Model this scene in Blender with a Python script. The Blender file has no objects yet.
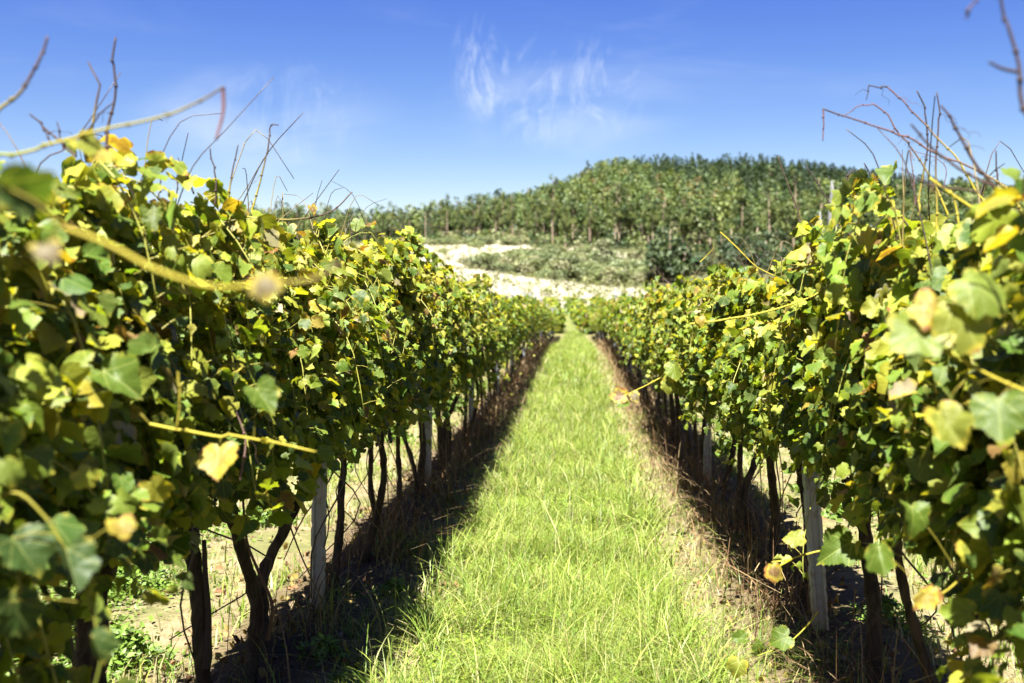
import bpy, math, random
import numpy as np
from mathutils import Vector, Matrix

random.seed(7)
rng = np.random.default_rng(11)
R = math.radians
scn = bpy.context.scene
COL = scn.collection

# ------------------------------------------------------------------ camera
EYE = 1.5
FPX = 1138.0            # focal length in pixels of the 1024 px wide frame
VPX, VPY = 576.0, 326.0  # where the lane's parallels meet
cd = bpy.data.cameras.new('camera')
cam = bpy.data.objects.new('camera', cd)
COL.objects.link(cam)
cam.location = (0, 0, EYE)
cam.rotation_euler = (R(90), 0, 0)
cd.sensor_width = 36.0
cd.lens = 36.0 * FPX / 1024
cd.shift_x = -(VPX - 512) / 1024
cd.shift_y = -(341.5 - VPY) / 1024
cd.clip_start = 0.05
cd.clip_end = 6000
cd.dof.use_dof = True
cd.dof.focus_distance = 5.2
cd.dof.aperture_fstop = 2.8
cd.dof.aperture_blades = 9
scn.camera = cam

# ------------------------------------------------------------------ light
to_sun = Vector((-0.09, -0.48, 0.85)).normalized()
elev = math.asin(to_sun.z)
azim = math.atan2(to_sun.x, to_sun.y)
ld = bpy.data.lights.new('sun', 'SUN')
ld.energy = 5.0
ld.angle = R(0.53)
ld.color = (1.0, 0.955, 0.87)
sun = bpy.data.objects.new('sun', ld)
sun.rotation_euler = to_sun.to_track_quat('Z', 'Y').to_euler()
sun.location = (-20, -40, 60)
COL.objects.link(sun)

world = bpy.data.worlds.new('World')
scn.world = world
world.use_nodes = True
WT = world.node_tree
SKY_STRENGTH = 0.05

scn.view_settings.view_transform = 'Standard'
scn.view_settings.look = 'None'
scn.view_settings.gamma = 1.0
scn.view_settings.exposure = 2.75
scn.cycles.max_bounces = 8
scn.cycles.diffuse_bounces = 4
scn.cycles.transmission_bounces = 4
scn.cycles.caustics_reflective = False
scn.cycles.caustics_refractive = False
scn.cycles.sample_clamp_indirect = 6


# ------------------------------------------------------------------ node helpers
class NT:
    def __init__(self, tree):
        self.t = tree
        tree.nodes.clear()

    def n(self, typ, **kw):
        nd = self.t.nodes.new(typ)
        for k, v in kw.items():
            setattr(nd, k, v)
        return nd

    def put(self, sock, v):
        if v is None:
            return
        if hasattr(v, 'is_output') or hasattr(v, 'links'):
            self.t.links.new(v, sock)
        else:
            sock.default_value = v

    def math(self, op, a, b=None, c=None, clamp=False):
        nd = self.n('ShaderNodeMath', operation=op, use_clamp=clamp)
        self.put(nd.inputs[0], a)
        self.put(nd.inputs[1], b)
        self.put(nd.inputs[2], c)
        return nd.outputs[0]

    def mix(self, f, a, b, blend='MIX'):
        nd = self.n('ShaderNodeMix', data_type='RGBA', blend_type=blend)
        nd.clamp_factor = True
        self.put(nd.inputs[0], f)
        self.put(nd.inputs[6], a)
        self.put(nd.inputs[7], b)
        return nd.outputs[2]

    def noise(self, vec, scale, detail=4, rough=0.55, dist=0.0):
        nd = self.n('ShaderNodeTexNoise')
        self.put(nd.inputs['Vector'], vec)
        nd.inputs['Scale'].default_value = scale
        nd.inputs['Detail'].default_value = detail
        nd.inputs['Roughness'].default_value = rough
        nd.inputs['Distortion'].default_value = dist
        return nd.outputs[0]

    def ramp(self, f, lo, hi, interp='SMOOTHSTEP'):
        nd = self.n('ShaderNodeMapRange', interpolation_type=interp)
        nd.clamp = True if hasattr(nd, 'clamp') else True
        self.put(nd.inputs[0], f)
        nd.inputs[1].default_value = lo
        nd.inputs[2].default_value = hi
        return nd.outputs[0]

    def bump(self, h, strength, dist=0.02):
        nd = self.n('ShaderNodeBump')
        nd.inputs['Strength'].default_value = strength
        nd.inputs['Distance'].default_value = dist
        self.put(nd.inputs['Height'], h)
        return nd.outputs[0]

    def scaled(self, vec, s, rot=(0, 0, 0)):
        nd = self.n('ShaderNodeMapping')
        self.put(nd.inputs[0], vec)
        nd.inputs['Rotation'].default_value = rot
        nd.inputs['Scale'].default_value = s
        return nd.outputs[0]


def rgb(r, g, b):
    return (r, g, b, 1.0)


def new_mat(name):
    m = bpy.data.materials.new(name)
    m.use_nodes = True
    return m, NT(m.node_tree)


def finish(nt, shader):
    o = nt.n('ShaderNodeOutputMaterial')
    nt.t.links.new(shader, o.inputs['Surface'])


def principled(nt, col, rough, normal=None, spec=0.4):
    p = nt.n('ShaderNodeBsdfPrincipled')
    nt.put(p.inputs['Base Color'], col)
    nt.put(p.inputs['Roughness'], rough)
    p.inputs['Specular IOR Level'].default_value = spec
    if normal is not None:
        nt.put(p.inputs['Normal'], normal)
    return p.outputs[0]


# ------------------------------------------------------------------ sky
def build_sky():
    nt = NT(WT)
    sky = nt.n('ShaderNodeTexSky', sky_type='NISHITA')
    sky.sun_disc = False
    sky.sun_elevation = elev
    sky.sun_rotation = azim
    sky.altitude = 100
    sky.air_density = 1.0
    sky.dust_density = 0.3
    sky.ozone_density = 5.0
    tc = nt.n('ShaderNodeTexCoord')
    sep = nt.n('ShaderNodeSeparateXYZ')
    nt.put(sep.inputs[0], tc.outputs['Generated'])
    x, y, z = sep.outputs
    front = nt.math('GREATER_THAN', y, 0.05)
    ys = nt.math('MAXIMUM', y, 0.05)
    u = nt.math('DIVIDE', x, ys)
    v = nt.math('DIVIDE', z, ys)
    comb = nt.n('ShaderNodeCombineXYZ')
    nt.put(comb.inputs[0], u)
    nt.put(comb.inputs[1], v)
    p = comb.outputs[0]

    def blob(cx, cy, rx, ry):
        a = nt.math('DIVIDE', nt.math('SUBTRACT', u, cx), rx)
        b = nt.math('DIVIDE', nt.math('SUBTRACT', v, cy), ry)
        d = nt.math('ADD', nt.math('MULTIPLY', a, a), nt.math('MULTIPLY', b, b))
        return nt.math('SUBTRACT', 1.0, nt.ramp(d, 0.0, 1.0))

    # thin cirrus tufts: fibres stretched up-down, fading into a soft veil below
    fib = nt.noise(nt.scaled(p, (24, 11, 1), (0, 0, R(-28))), 1.0, 6, 0.62, 2.2)
    fine = nt.noise(nt.scaled(p, (80, 24, 1), (0, 0, R(-34))), 1.0, 5, 0.65, 1.6)
    soft = nt.noise(nt.scaled(p, (6, 12, 1), (0, 0, R(12))), 1.0, 4, 0.55, 0.5)
    tuft = nt.math('MULTIPLY', nt.ramp(fib, 0.43, 0.70), nt.ramp(fine, 0.2, 0.7))
    m1 = nt.math('ADD', blob(-0.012, 0.205, 0.085, 0.060), nt.math('MULTIPLY', blob(-0.085, 0.228, 0.03, 0.055), 0.9))
    m2 = nt.math('MULTIPLY', blob(-0.255, 0.185, 0.085, 0.06), 0.35)
    c1 = nt.math('MULTIPLY', nt.math('ADD', m1, m2), tuft)
    veil = nt.math('MULTIPLY', nt.math('ADD', blob(-0.01, 0.19, 0.13, 0.05), blob(-0.27, 0.18, 0.14, 0.06)), nt.ramp(soft, 0.35, 0.75))
    streak = nt.math('MULTIPLY', nt.ramp(nt.noise(nt.scaled(p, (3, 16, 1), (0, 0, R(-18))), 1.0, 4, 0.6, 0.6), 0.5, 0.8), nt.ramp(v, 0.12, 0.25))
    f = nt.math('ADD', nt.math('MULTIPLY', c1, 0.48), nt.math('ADD', nt.math('MULTIPLY', veil, 0.34), nt.math('MULTIPLY', streak, 0.10)))
    f = nt.math('MULTIPLY', f, front, clamp=True)
    # deep late-summer blue: the clear air of the photograph
    sc = nt.n('ShaderNodeSeparateColor')
    nt.put(sc.inputs[0], nt.mix(1.0, sky.outputs[0], (0.172 / 0.471, 0.147 / 0.641, 0.150, 1), 'MULTIPLY'))
    cc = nt.n('ShaderNodeCombineColor')
    for k, (g, a) in enumerate(((2.25, 1.32), (1.95, 1.95), (0.85, 3.15))):
        nt.put(cc.inputs[k], nt.math('MULTIPLY', nt.math('POWER', sc.outputs[k], g), a))
    blue = cc.outputs[0]
    col = nt.mix(f, blue, (3.1, 3.35, 3.6, 1))
    bg = nt.n('ShaderNodeBackground')
    nt.put(bg.inputs[0], col)
    bg.inputs[1].default_value = SKY_STRENGTH
    o = nt.n('ShaderNodeOutputWorld')
    nt.t.links.new(bg.outputs[0], o.inputs['Surface'])


build_sky()


# ------------------------------------------------------------------ materials
def leaf_mat(name, trans=0.48, rough=0.5, veins=True, tgain=(1.6, 1.4, 0.45)):
    m, nt = new_mat(name)
    at = nt.n('ShaderNodeAttribute', attribute_name='tint')
    col = at.outputs['Color']
    geo = nt.n('ShaderNodeNewGeometry')
    if veins:
        uvn = nt.n('ShaderNodeUVMap', uv_map='uv')
        sep = nt.n('ShaderNodeSeparateXYZ')
        nt.put(sep.inputs[0], uvn.outputs[0])
        ux, uy = sep.outputs[0], sep.outputs[1]
        ax = nt.math('ABSOLUTE', ux)
        ang = nt.math('ARCTAN2', ax, nt.math('ADD', uy, 0.02))
        rr = nt.math('SQRT', nt.math('ADD', nt.math('MULTIPLY', ux, ux), nt.math('MULTIPLY', uy, uy)))
        d = None
        for a0 in (0.0, 0.72, 1.45):
            k = nt.math('MULTIPLY', nt.math('ABSOLUTE', nt.math('SUBTRACT', ang, a0)), rr)
            d = k if d is None else nt.math('MINIMUM', d, k)
        vein = nt.math('SUBTRACT', 1.0, nt.ramp(d, 0.004, 0.022))
        # second order veins
        w = nt.math('ABSOLUTE', nt.math('SINE', nt.math('MULTIPLY', nt.math('SUBTRACT', rr, nt.math('MULTIPLY', d, 0.9)), 34.0)))
        v2 = nt.math('MULTIPLY', nt.math('SUBTRACT', 1.0, nt.ramp(w, 0.0, 0.3)), 0.25)
        vv = nt.math('MAXIMUM', nt.math('MULTIPLY', vein, 0.55), v2)
        col = nt.mix(vv, col, nt.mix(0.55, col, rgb(0.34, 0.36, 0.10)))
        # yellow and brown margins, more on older leaves (alpha = age)
        ry = nt.math('SUBTRACT', uy, 0.36)
        r2 = nt.math('MULTIPLY', nt.math('SQRT', nt.math('ADD', nt.math('MULTIPLY', ux, ux), nt.math('MULTIPLY', ry, ry))), 1.9)
        nz = nt.noise(geo.outputs['Position'], 32.0, 3, 0.6)
        e = nt.math('ADD', nt.math('ADD', r2, nt.math('MULTIPLY', at.outputs['Alpha'], 0.7)), nt.math('MULTIPLY', nt.math('SUBTRACT', nz, 0.5), 1.5))
        col = nt.mix(nt.math('MULTIPLY', nt.ramp(e, 1.0, 1.5), 0.8), col, rgb(0.34, 0.29, 0.035))
        col = nt.mix(nt.ramp(e, 1.42, 1.72), col, rgb(0.20, 0.095, 0.03))
        hgt = nt.math('ADD', nt.math('MULTIPLY', vv, -0.6), nt.noise(geo.outputs['Position'], 60, 2))
        nrm = nt.bump(hgt, 0.35, 0.004)
    else:
        nz = nt.noise(geo.outputs['Position'], 9.0, 2, 0.6)
        col = nt.mix(nt.ramp(nz, 0.55, 0.8), col, nt.mix(0.5, col, rgb(0.25, 0.22, 0.03)))
        nrm = None
    # paler, greyer underside
    pale = nt.mix(0.3, col, rgb(0.13, 0.16, 0.055))
    top = nt.mix(geo.outputs['Backfacing'], col, pale)
    pr = principled(nt, top, rough, nrm, 0.3)
    tr = nt.n('ShaderNodeBsdfTranslucent')
    nt.put(tr.inputs[0], nt.mix(1.0, col, (tgain[0], tgain[1], tgain[2], 1), 'MULTIPLY'))
    mx = nt.n('ShaderNodeMixShader')
    mx.inputs[0].default_value = trans
    nt.t.links.new(pr, mx.inputs[1])
    nt.t.links.new(tr.outputs[0], mx.inputs[2])
    finish(nt, mx.outputs[0])
    return m


def tint_mat(name, rough=0.6, trans=0.0, spec=0.3, vary=0.0, vscale=20.0, tgain=(1.3, 1.3, 0.8)):
    m, nt = new_mat(name)
    at = nt.n('ShaderNodeAttribute', attribute_name='tint')
    col = at.outputs['Color']
    if vary:
        geo = nt.n('ShaderNodeNewGeometry')
        nz = nt.noise(geo.outputs['Position'], vscale, 3, 0.6)
        col = nt.mix(nt.math('MULTIPLY', nt.ramp(nz, 0.3, 0.8), vary), col, rgb(0.012, 0.01, 0.008))
    pr = principled(nt, col, rough, None, spec)
    if trans:
        tr = nt.n('ShaderNodeBsdfTranslucent')
        nt.put(tr.inputs[0], nt.mix(1.0, col, (*tgain, 1), 'MULTIPLY'))
        mx = nt.n('ShaderNodeMixShader')
        mx.inputs[0].default_value = trans
        nt.t.links.new(pr, mx.inputs[1])
        nt.t.links.new(tr.outputs[0], mx.inputs[2])
        pr = mx.outputs[0]
    finish(nt, pr)
    return m


def bark_mat(name, dark, light, scale=(26, 26, 5), strength=0.9, moss=None):
    m, nt = new_mat(name)
    tc = nt.n('ShaderNodeTexCoord')
    s = nt.scaled(tc.outputs['Object'], scale)
    a = nt.noise(s, 1.0, 6, 0.65, 0.8)
    b = nt.noise(tc.outputs['Object'], 9, 3)
    col = nt.mix(nt.ramp(a, 0.35, 0.72), rgb(*dark), rgb(*light))
    if moss:
        col = nt.mix(nt.math('MULTIPLY', nt.ramp(b, 0.55, 0.72), 0.6), col, rgb(*moss))
    finish(nt, principled(nt, col, 0.9, nt.bump(a, strength, 0.02), 0.2))
    return m


def post_mat():
    m, nt = new_mat('weathered zinc')
    tc = nt.n('ShaderNodeTexCoord')
    a = nt.noise(nt.scaled(tc.outputs['Object'], (30, 30, 4)), 1.0, 5, 0.6, 0.4)
    b = nt.noise(tc.outputs['Object'], 22, 4, 0.6)
    col = nt.mix(nt.ramp(a, 0.3, 0.75), rgb(0.16, 0.18, 0.20), rgb(0.235, 0.25, 0.27))
    col = nt.mix(nt.math('MULTIPLY', nt.ramp(b, 0.50, 0.68), 0.8), col, rgb(0.10, 0.085, 0.065))
    sep = nt.n('ShaderNodeSeparateXYZ')
    nt.put(sep.inputs[0], tc.outputs['Object'])
    low = nt.math('SUBTRACT', 1.0, nt.ramp(nt.math('ADD', sep.outputs[2], nt.math('MULTIPLY', b, 0.2)), 0.12, 0.36))
    col = nt.mix(nt.math('MULTIPLY', low, 0.7), col, rgb(0.24, 0.19, 0.12))
    p = nt.n('ShaderNodeBsdfPrincipled')
    nt.put(p.inputs['Base Color'], col)
    p.inputs['Roughness'].default_value = 0.6
    p.inputs['Metallic'].default_value = 0.15
    nt.put(p.inputs['Normal'], nt.bump(b, 0.2, 0.004))
    finish(nt, p.outputs[0])
    return m


def old_wood_mat():
    m, nt = new_mat('silvered wood')
    tc = nt.n('ShaderNodeTexCoord')
    a = nt.noise(nt.scaled(tc.outputs['Object'], (40, 40, 2.2)), 1.0, 6, 0.65, 0.6)
    col = nt.mix(nt.ramp(a, 0.3, 0.7), rgb(0.06, 0.06, 0.06), rgb(0.135, 0.14, 0.145))
    finish(nt, principled(nt, col, 0.85, nt.bump(a, 0.7, 0.02), 0.2))
    return m


def ground_mat():
    m, nt = new_mat('ground')
    geo = nt.n('ShaderNodeNewGeometry')
    P = geo.outputs['Position']
    at = nt.n('ShaderNodeAttribute', attribute_name='zone')
    sp = nt.n('ShaderNodeSeparateColor')
    nt.put(sp.inputs[0], at.outputs['Color'])
    zg, zp, zf = sp.outputs[0], sp.outputs[1], sp.outputs[2]
    za = at.outputs['Alpha']
    n1 = nt.noise(P, 1.7, 5, 0.6)
    n2 = nt.noise(P, 14, 5, 0.65)
    n3 = nt.noise(P, 70, 4, 0.7)
    soil = nt.mix(nt.ramp(n2, 0.35, 0.7), rgb(0.22, 0.165, 0.09), rgb(0.38, 0.31, 0.175))
    soil = nt.mix(nt.ramp(n3, 0.52, 0.72), soil, rgb(0.44, 0.38, 0.235))
    soil = nt.mix(nt.math('MULTIPLY', nt.ramp(n1, 0.42, 0.62), 0.75), soil, rgb(0.15, 0.17, 0.05))
    n4 = nt.noise(P, 38, 4, 0.65)
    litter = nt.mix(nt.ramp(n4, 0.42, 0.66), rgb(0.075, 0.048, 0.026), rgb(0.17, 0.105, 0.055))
    green = nt.mix(nt.ramp(n2, 0.35, 0.7), rgb(0.10, 0.13, 0.03), rgb(0.24, 0.26, 0.08))
    f1 = nt.noise(P, 0.35, 6, 0.7)
    f2 = nt.noise(P, 1.8, 4, 0.65)
    pale = nt.mix(nt.ramp(f2, 0.4, 0.7), rgb(0.58, 0.53, 0.40), rgb(0.78, 0.73, 0.61))
    pale = nt.mix(nt.math('MULTIPLY', nt.ramp(f1, 0.5, 0.72), 0.35), pale, rgb(0.33, 0.32, 0.14))
    forest = nt.mix(nt.ramp(f2, 0.35, 0.7), rgb(0.045, 0.055, 0.02), rgb(0.12, 0.12, 0.05))
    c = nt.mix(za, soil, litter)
    c = nt.mix(zg, c, green)
    c = nt.mix(zf, c, forest)
    c = nt.mix(zp, c, pale)
    c = nt.mix(1.0, c, rgb(0.53, 0.53, 0.53), 'MULTIPLY')
    h = nt.math('ADD', n2, nt.math('MULTIPLY', n3, 0.5))
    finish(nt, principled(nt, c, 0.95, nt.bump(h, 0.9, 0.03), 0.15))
    return m


M_LEAF = leaf_mat('vine leaf')
M_LEAFFAR = leaf_mat('vine leaf far', veins=False)
M_SHOOT = tint_mat('shoot', 0.5, 0.0, 0.35)
M_CANE = tint_mat('bare cane', 0.7, 0.0, 0.2)
M_BARK = bark_mat('vine bark', (0.012, 0.009, 0.007), (0.055, 0.042, 0.031))
M_POST = post_mat()
M_WOOD = old_wood_mat()
M_GROUND = ground_mat()
M_GRASS = tint_mat('grass blades', 0.5, 0.38, 0.35, tgain=(1.25, 1.3, 0.7))
M_WEED = tint_mat('weed leaves', 0.5, 0.35, 0.35)
M_DRY = tint_mat('dry stalks', 0.8, 0.15, 0.15)
M_CROWN = tint_mat('tree leaves', 0.55, 0.28, 0.25)
M_TRUNK = bark_mat('tall tree bark', (0.11, 0.08, 0.055), (0.28, 0.23, 0.17), (3, 3, 0.5), 0.5)
M_GRAPE = tint_mat('grape skin', 0.35, 0.0, 0.5)
M_WIRE, _nt = new_mat('galvanised wire')
finish(_nt, principled(_nt, rgb(0.33, 0.33, 0.33), 0.5, None, 0.5))


ALBEDO = 0.60      # the listed plant colours are on the bright side


# ------------------------------------------------------------------ mesh helpers
class Buf:
    """Collects vertices and faces with a tint (RGBA), a uv and a material slot, then links ONE mesh."""

    def __init__(self):
        self.v, self.f, self.c, self.u, self.m = [], [], [], [], []
        self.n = 0

    def add(self, V, F, tint=(1, 1, 1, 0), uv=None, mat=0):
        V = np.asarray(V, np.float32).reshape(-1, 3)
        F = np.asarray(F, np.int32)
        k = len(V)
        t = np.asarray(tint, np.float32)
        if t.ndim == 1:
            if len(t) == 3:
                t = np.append(t, 0).astype(np.float32)
            t = np.broadcast_to(t, (k, 4))
        elif t.shape[1] == 3:
            t = np.concatenate([t, np.zeros((k, 1), np.float32)], 1)
        self.v.append(V)
        self.c.append(t)
        self.u.append(np.zeros((k, 2), np.float32) if uv is None else np.asarray(uv, np.float32))
        self.f.append(F + self.n)
        self.m.append(np.full(len(F), mat, np.int32))
        self.n += k

    def mesh(self, name, mats, smooth=True):
        me = bpy.data.meshes.new(name)
        V = np.concatenate(self.v)
        me.vertices.add(len(V))
        me.vertices.foreach_set('co', V.ravel())
        loops = np.concatenate([f.ravel() for f in self.f])
        tot = np.concatenate([np.full(len(f), f.shape[1], np.int32) for f in self.f])
        start = np.concatenate([[0], np.cumsum(tot)[:-1]]).astype(np.int32)
        me.loops.add(len(loops))
        me.loops.foreach_set('vertex_index', loops.astype(np.int32))
        me.polygons.add(len(tot))
        me.polygons.foreach_set('loop_start', start)
        me.polygons.foreach_set('material_index', np.concatenate(self.m))
        me.polygons.foreach_set('use_smooth', np.full(len(tot), smooth, bool))
        at = me.attributes.new('tint', 'FLOAT_COLOR', 'POINT')
        C = np.concatenate(self.c).astype(np.float32)
        C[:, :3] *= ALBEDO
        at.data.foreach_set('color', C.ravel())
        uvl = me.uv_layers.new(name='uv')
        U = np.concatenate(self.u)
        uvl.data.foreach_set('uv', U[loops].astype(np.float32).ravel())
        me.update(calc_edges=True)
        for m in (mats if isinstance(mats, (list, tuple)) else [mats]):
            me.materials.append(m)
        return me


def link(name, me, parent=None, loc=None):
    o = bpy.data.objects.new(name, me)
    COL.objects.link(o)
    if parent is not None:
        o.parent = parent
    if loc is not None:
        o.location = loc
    return o


def tag(o, label=None, cat=None, group=None, kind=None):
    for k, v in (('label', label), ('category', cat), ('group', group), ('kind', kind)):
        if v:
            o[k] = v
    return o


def unit(v):
    v = np.asarray(v, np.float64)
    return v / np.maximum(np.linalg.norm(v, axis=-1, keepdims=True), 1e-9)


def tube(buf, pts, rad, tint, sides=6, mat=0, rough=0.0, rg=rng, cap=True):
    """A tapering tube along a polyline; tint one colour or one per point."""
    P = np.asarray(pts, float)
    n = len(P)
    rad = np.broadcast_to(np.asarray(rad, float), (n,))
    T = unit(np.gradient(P, axis=0))
    up = np.array([0.31, 0.87, 0.37]) if abs(T[0] @ np.array([0.31, 0.87, 0.37])) < 0.9 else np.array([1.0, 0, 0])
    A = unit(np.cross(T, up))
    B = np.cross(T, A)
    th = np.linspace(0, 2 * math.pi, sides, endpoint=False)
    rr = rad[:, None] * (1 + rough * rg.normal(size=(n, sides)))
    V = P[:, None, :] + rr[..., None] * (np.cos(th)[None, :, None] * A[:, None, :] + np.sin(th)[None, :, None] * B[:, None, :])
    i = np.arange(n - 1)[:, None] * sides
    j = np.arange(sides)[None, :]
    j2 = (j + 1) % sides
    F = np.stack([i + j, i + j2, i + sides + j2, i + sides + j], -1).reshape(-1, 4)
    t = np.asarray(tint, float)
    if t.ndim == 2:
        t = np.repeat(t, sides, 0)
    buf.add(V.reshape(-1, 3), F, t, mat=mat)
    if cap:
        k = buf.n
        e = (n - 1) * sides
        base = k - n * sides
        f = np.array([[base + e + q for q in range(sides)]]) - k
        buf.f.append(f.astype(np.int32) + k)
        buf.m.append(np.full(1, mat, np.int32))


def spline(ctrl, n):
    """Catmull-Rom through the control points, n samples."""
    C = np.asarray(ctrl, float)
    C = np.vstack([2 * C[0] - C[1], C, 2 * C[-1] - C[-2]])
    s = np.linspace(0, len(C) - 3 - 1e-6, n)
    i = s.astype(int)
    t = (s - i)[:, None]
    a, b, c, d = C[i], C[i + 1], C[i + 2], C[i + 3]
    return 0.5 * (2 * b + (c - a) * t + (2 * a - 5 * b + 4 * c - d) * t ** 2 + (3 * b - a - 3 * c + d) * t ** 3)


# vine leaf outlines: petiole at the origin, tip at y = 1
_half = [(.09, -.12), (.27, -.17), (.44, -.08), (.53, .12), (.47, .27), (.55, .44), (.45, .62), (.30, .67), (.20, .83)]
_out = [(0, 0)] + _half + [(0, 1.0)] + [(-x, y) for x, y in reversed(_half)]
LEAF_HI = np.array([(0, .33)] + _out)
_k = len(_out)
LEAF_HI_F = np.array([(0, 1 + i, 1 + (i + 1) % _k) for i in range(_k)])
LEAF_LO = np.array([(0, 0), (.46, -.05), (.50, .45), (.18, .72), (0, 1.0), (-.18, .72), (-.50, .45), (-.46, -.05)])
LEAF_LO_F = np.array([(0, 1, 2, 3), (0, 3, 4, 5), (0, 5, 6, 7)])


def _toothed():
    O = np.array(_out)
    n = len(O)
    pts = []
    for i in range(n):
        a, b = O[i], O[(i + 1) % n]
        if i in (0, n - 1):
            pts += [a, a + (b - a) * .5]
            continue
        c = np.array([0, .35])
        for f, k in ((0, 1.03), (.28, .95), (.55, 1.035), (.8, .96)):
            q = a + (b - a) * f
            pts.append(c + (q - c) * k)
    O2 = np.array(pts)
    c = np.array([0, .33])
    m = len(O2)
    V = np.vstack([c[None], c + (O2 - c) * .38, c + (O2 - c) * .72, O2])
    F = [(0, 1 + i, 1 + (i + 1) % m, 0) for i in range(m)]
    T = [f[:3] for f in F]
    for r in (0, 1):
        for i in range(m):
            a, b = 1 + r * m + i, 1 + r * m + (i + 1) % m
            T += [(a, a + m, b + m), (a, b + m, b)]
    return V, np.array(T)


LEAF_X, LEAF_X_F = _toothed()


def leaves(buf, P, nrm, tip, size, tint, hi=True, curl=1.0, mat=0, rg=rng):
    """N leaves at P with normals, tip directions, sizes and tints (N,4)."""
    T2, F0 = (LEAF_X, LEAF_X_F) if hi == 2 else (LEAF_HI, LEAF_HI_F) if hi else (LEAF_LO, LEAF_LO_F)
    P = np.asarray(P, float)
    N = len(P)
    if N == 0:
        return
    Z = unit(nrm)
    Y = tip - (tip * Z).sum(1, keepdims=True) * Z
    Y = unit(Y)
    X = np.cross(Y, Z)
    x = T2[:, 0][None, :]
    y = T2[:, 1][None, :]
    fold = rg.normal(0.15, 0.42, (N, 1)) * curl
    droop = rg.normal(0.35, 0.5, (N, 1)) * curl
    tw = rg.normal(0, 0.35, (N, 1)) * curl
    wav = rg.normal(0, 0.06, (N, T2.shape[0])) * curl
    lx = x * (1 - 0.35 * np.abs(fold)) * rg.uniform(0.85, 1.15, (N, 1))
    lz = fold * np.abs(x) * 1.1 - droop * (y ** 2) * 0.5 + tw * x * y + wav
    ly = y - 0.15 * np.abs(droop) * y ** 2
    s = np.asarray(size, float)[:, None]
    if hi == 2:
        ph = rg.uniform(0, 6.28, (N, 1))
        rad = np.sqrt(x ** 2 + (y - .35) ** 2)
        an = np.arctan2(x, y - .35)
        wav = 0.15 * rad ** 2 * np.sin(2 * an + ph) + 0.10 * rad ** 2 * np.sin(3 * an + 2 * ph) + 0.05 * rad ** 2 * np.sin(8 * an + 3 * ph)
        lz = fold * np.abs(x) * 1.1 - droop * (y ** 2) * 0.5 + tw * x * y + wav * 1.4
    elif hi:
        jag = 1 + rg.normal(0, 0.055, (N, T2.shape[0]))
        lx, ly = lx * jag, ly * jag
    V = P[:, None, :] + (s * lx)[..., None] * X[:, None, :] + (s * ly)[..., None] * Y[:, None, :] + (s * lz)[..., None] * Z[:, None, :]
    K = T2.shape[0]
    F = (F0[None] + (np.arange(N) * K)[:, None, None]).reshape(-1, F0.shape[1])
    tt = np.repeat(np.asarray(tint, float), K, 0)
    uv = np.tile(T2, (N, 1))
    buf.add(V.reshape(-1, 3), F, tt, uv, mat)


def leaf_tints(N, yellow, rg):
    """Colours of N vine leaves late in the season; yellow 0..1 shifts towards ripe and sunlit colours. (N,4), alpha = age"""
    u = rg.random(N)
    y = np.broadcast_to(yellow, (N,))
    pal = np.array([(0.050, 0.094, 0.012), (0.088, 0.150, 0.016), (0.155, 0.220, 0.022), (0.275, 0.300, 0.030),
                    (0.40, 0.36, 0.045), (0.24, 0.14, 0.045), (0.36, 0.31, 0.18)])
    cum = np.stack([0.24 - .16 * y, 0.54 - .30 * y, 0.83 - .27 * y, 0.955 - .09 * y, 0.98 - .03 * y, 0.988 - .015 * y], 1)
    k = (u[:, None] > cum).sum(1)
    c = pal[k] * np.where(k < 4, 1.27, 1.0)[:, None] * rg.uniform(0.75, 1.25, (N, 1)) * rg.uniform(0.9, 1.1, (N, 3))
    age = np.clip(rg.normal(-0.02 + 0.22 * y, 0.24, N) + (k >= 4) * 0.2, 0, 1)
    return np.concatenate([c, age[:, None]], 1)


# ------------------------------------------------------------------ the lie of the land
_rpx = np.array([-700, 0, 150, 240, 280, 330, 380, 420, 450, 490, 530, 560, 600, 650, 700, 750, 800, 850, 900, 960, 1024, 1200, 1600, 2200])
_rpy = np.array([228, 224, 222, 221, 219, 220, 219, 224, 219, 209, 194, 180, 158, 151, 150, 149, 157, 169, 178, 182, 186, 200, 230, 240])
YR = 520.0
_rX = (_rpx - VPX) / FPX * YR
_rZ = EYE + (VPY - (_rpy + 30)) / FPX * YR


def H(X, Y):
    X = np.asarray(X, float)
    Y = np.asarray(Y, float)
    q = np.clip((Y - 10) / 28, 0, 1)
    near = 0.68 * q * q * (3 - 2 * q) + 0.066 * np.clip(Y - 64, 0, 46) + 0.063 * np.clip(Y - 110, 0, 30)
    mid = near + 13.0 * np.clip((Y - 140) / 120, 0, 1) ** 1.1
    tx = np.clip(X, -45, 30)
    tilt = np.where(tx < 0, -tx * 0.125, -tx * 0.02) * np.clip((Y - 95) / 45, 0, 1) * (1 - 0.8 * np.clip((Y - 150) / 110, 0, 1))
    mid = mid + tilt
    zr = np.interp(X, _rX, _rZ)
    s = np.clip((Y - 260) / (YR - 260), 0, 1)
    z = mid + np.where(Y > 260, (zr - mid) * s ** 0.95, 0)
    z = np.where(Y > YR, zr - np.clip(Y - YR, 0, 320) * 0.10, z)
    return z


def lumps(X, Y):
    """Small unevenness of the trodden ground."""
    z = 0.012 * np.sin(5.1 * X + 1.3 * np.sin(2.7 * Y)) + 0.010 * np.sin(7.3 * Y + 2.1 * np.sin(3.9 * X)) + 0.006 * np.sin(17 * X + 13 * Y)
    for xr in ROWS:
        z = z + 0.05 * np.exp(-((X - xr) / 0.28) ** 2)
    return z * np.clip(1.4 - Y / 60, 0, 1)


XL, XR = -1.34, 1.17
ROWS = (XL, XR, -3.85, 3.68)


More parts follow.
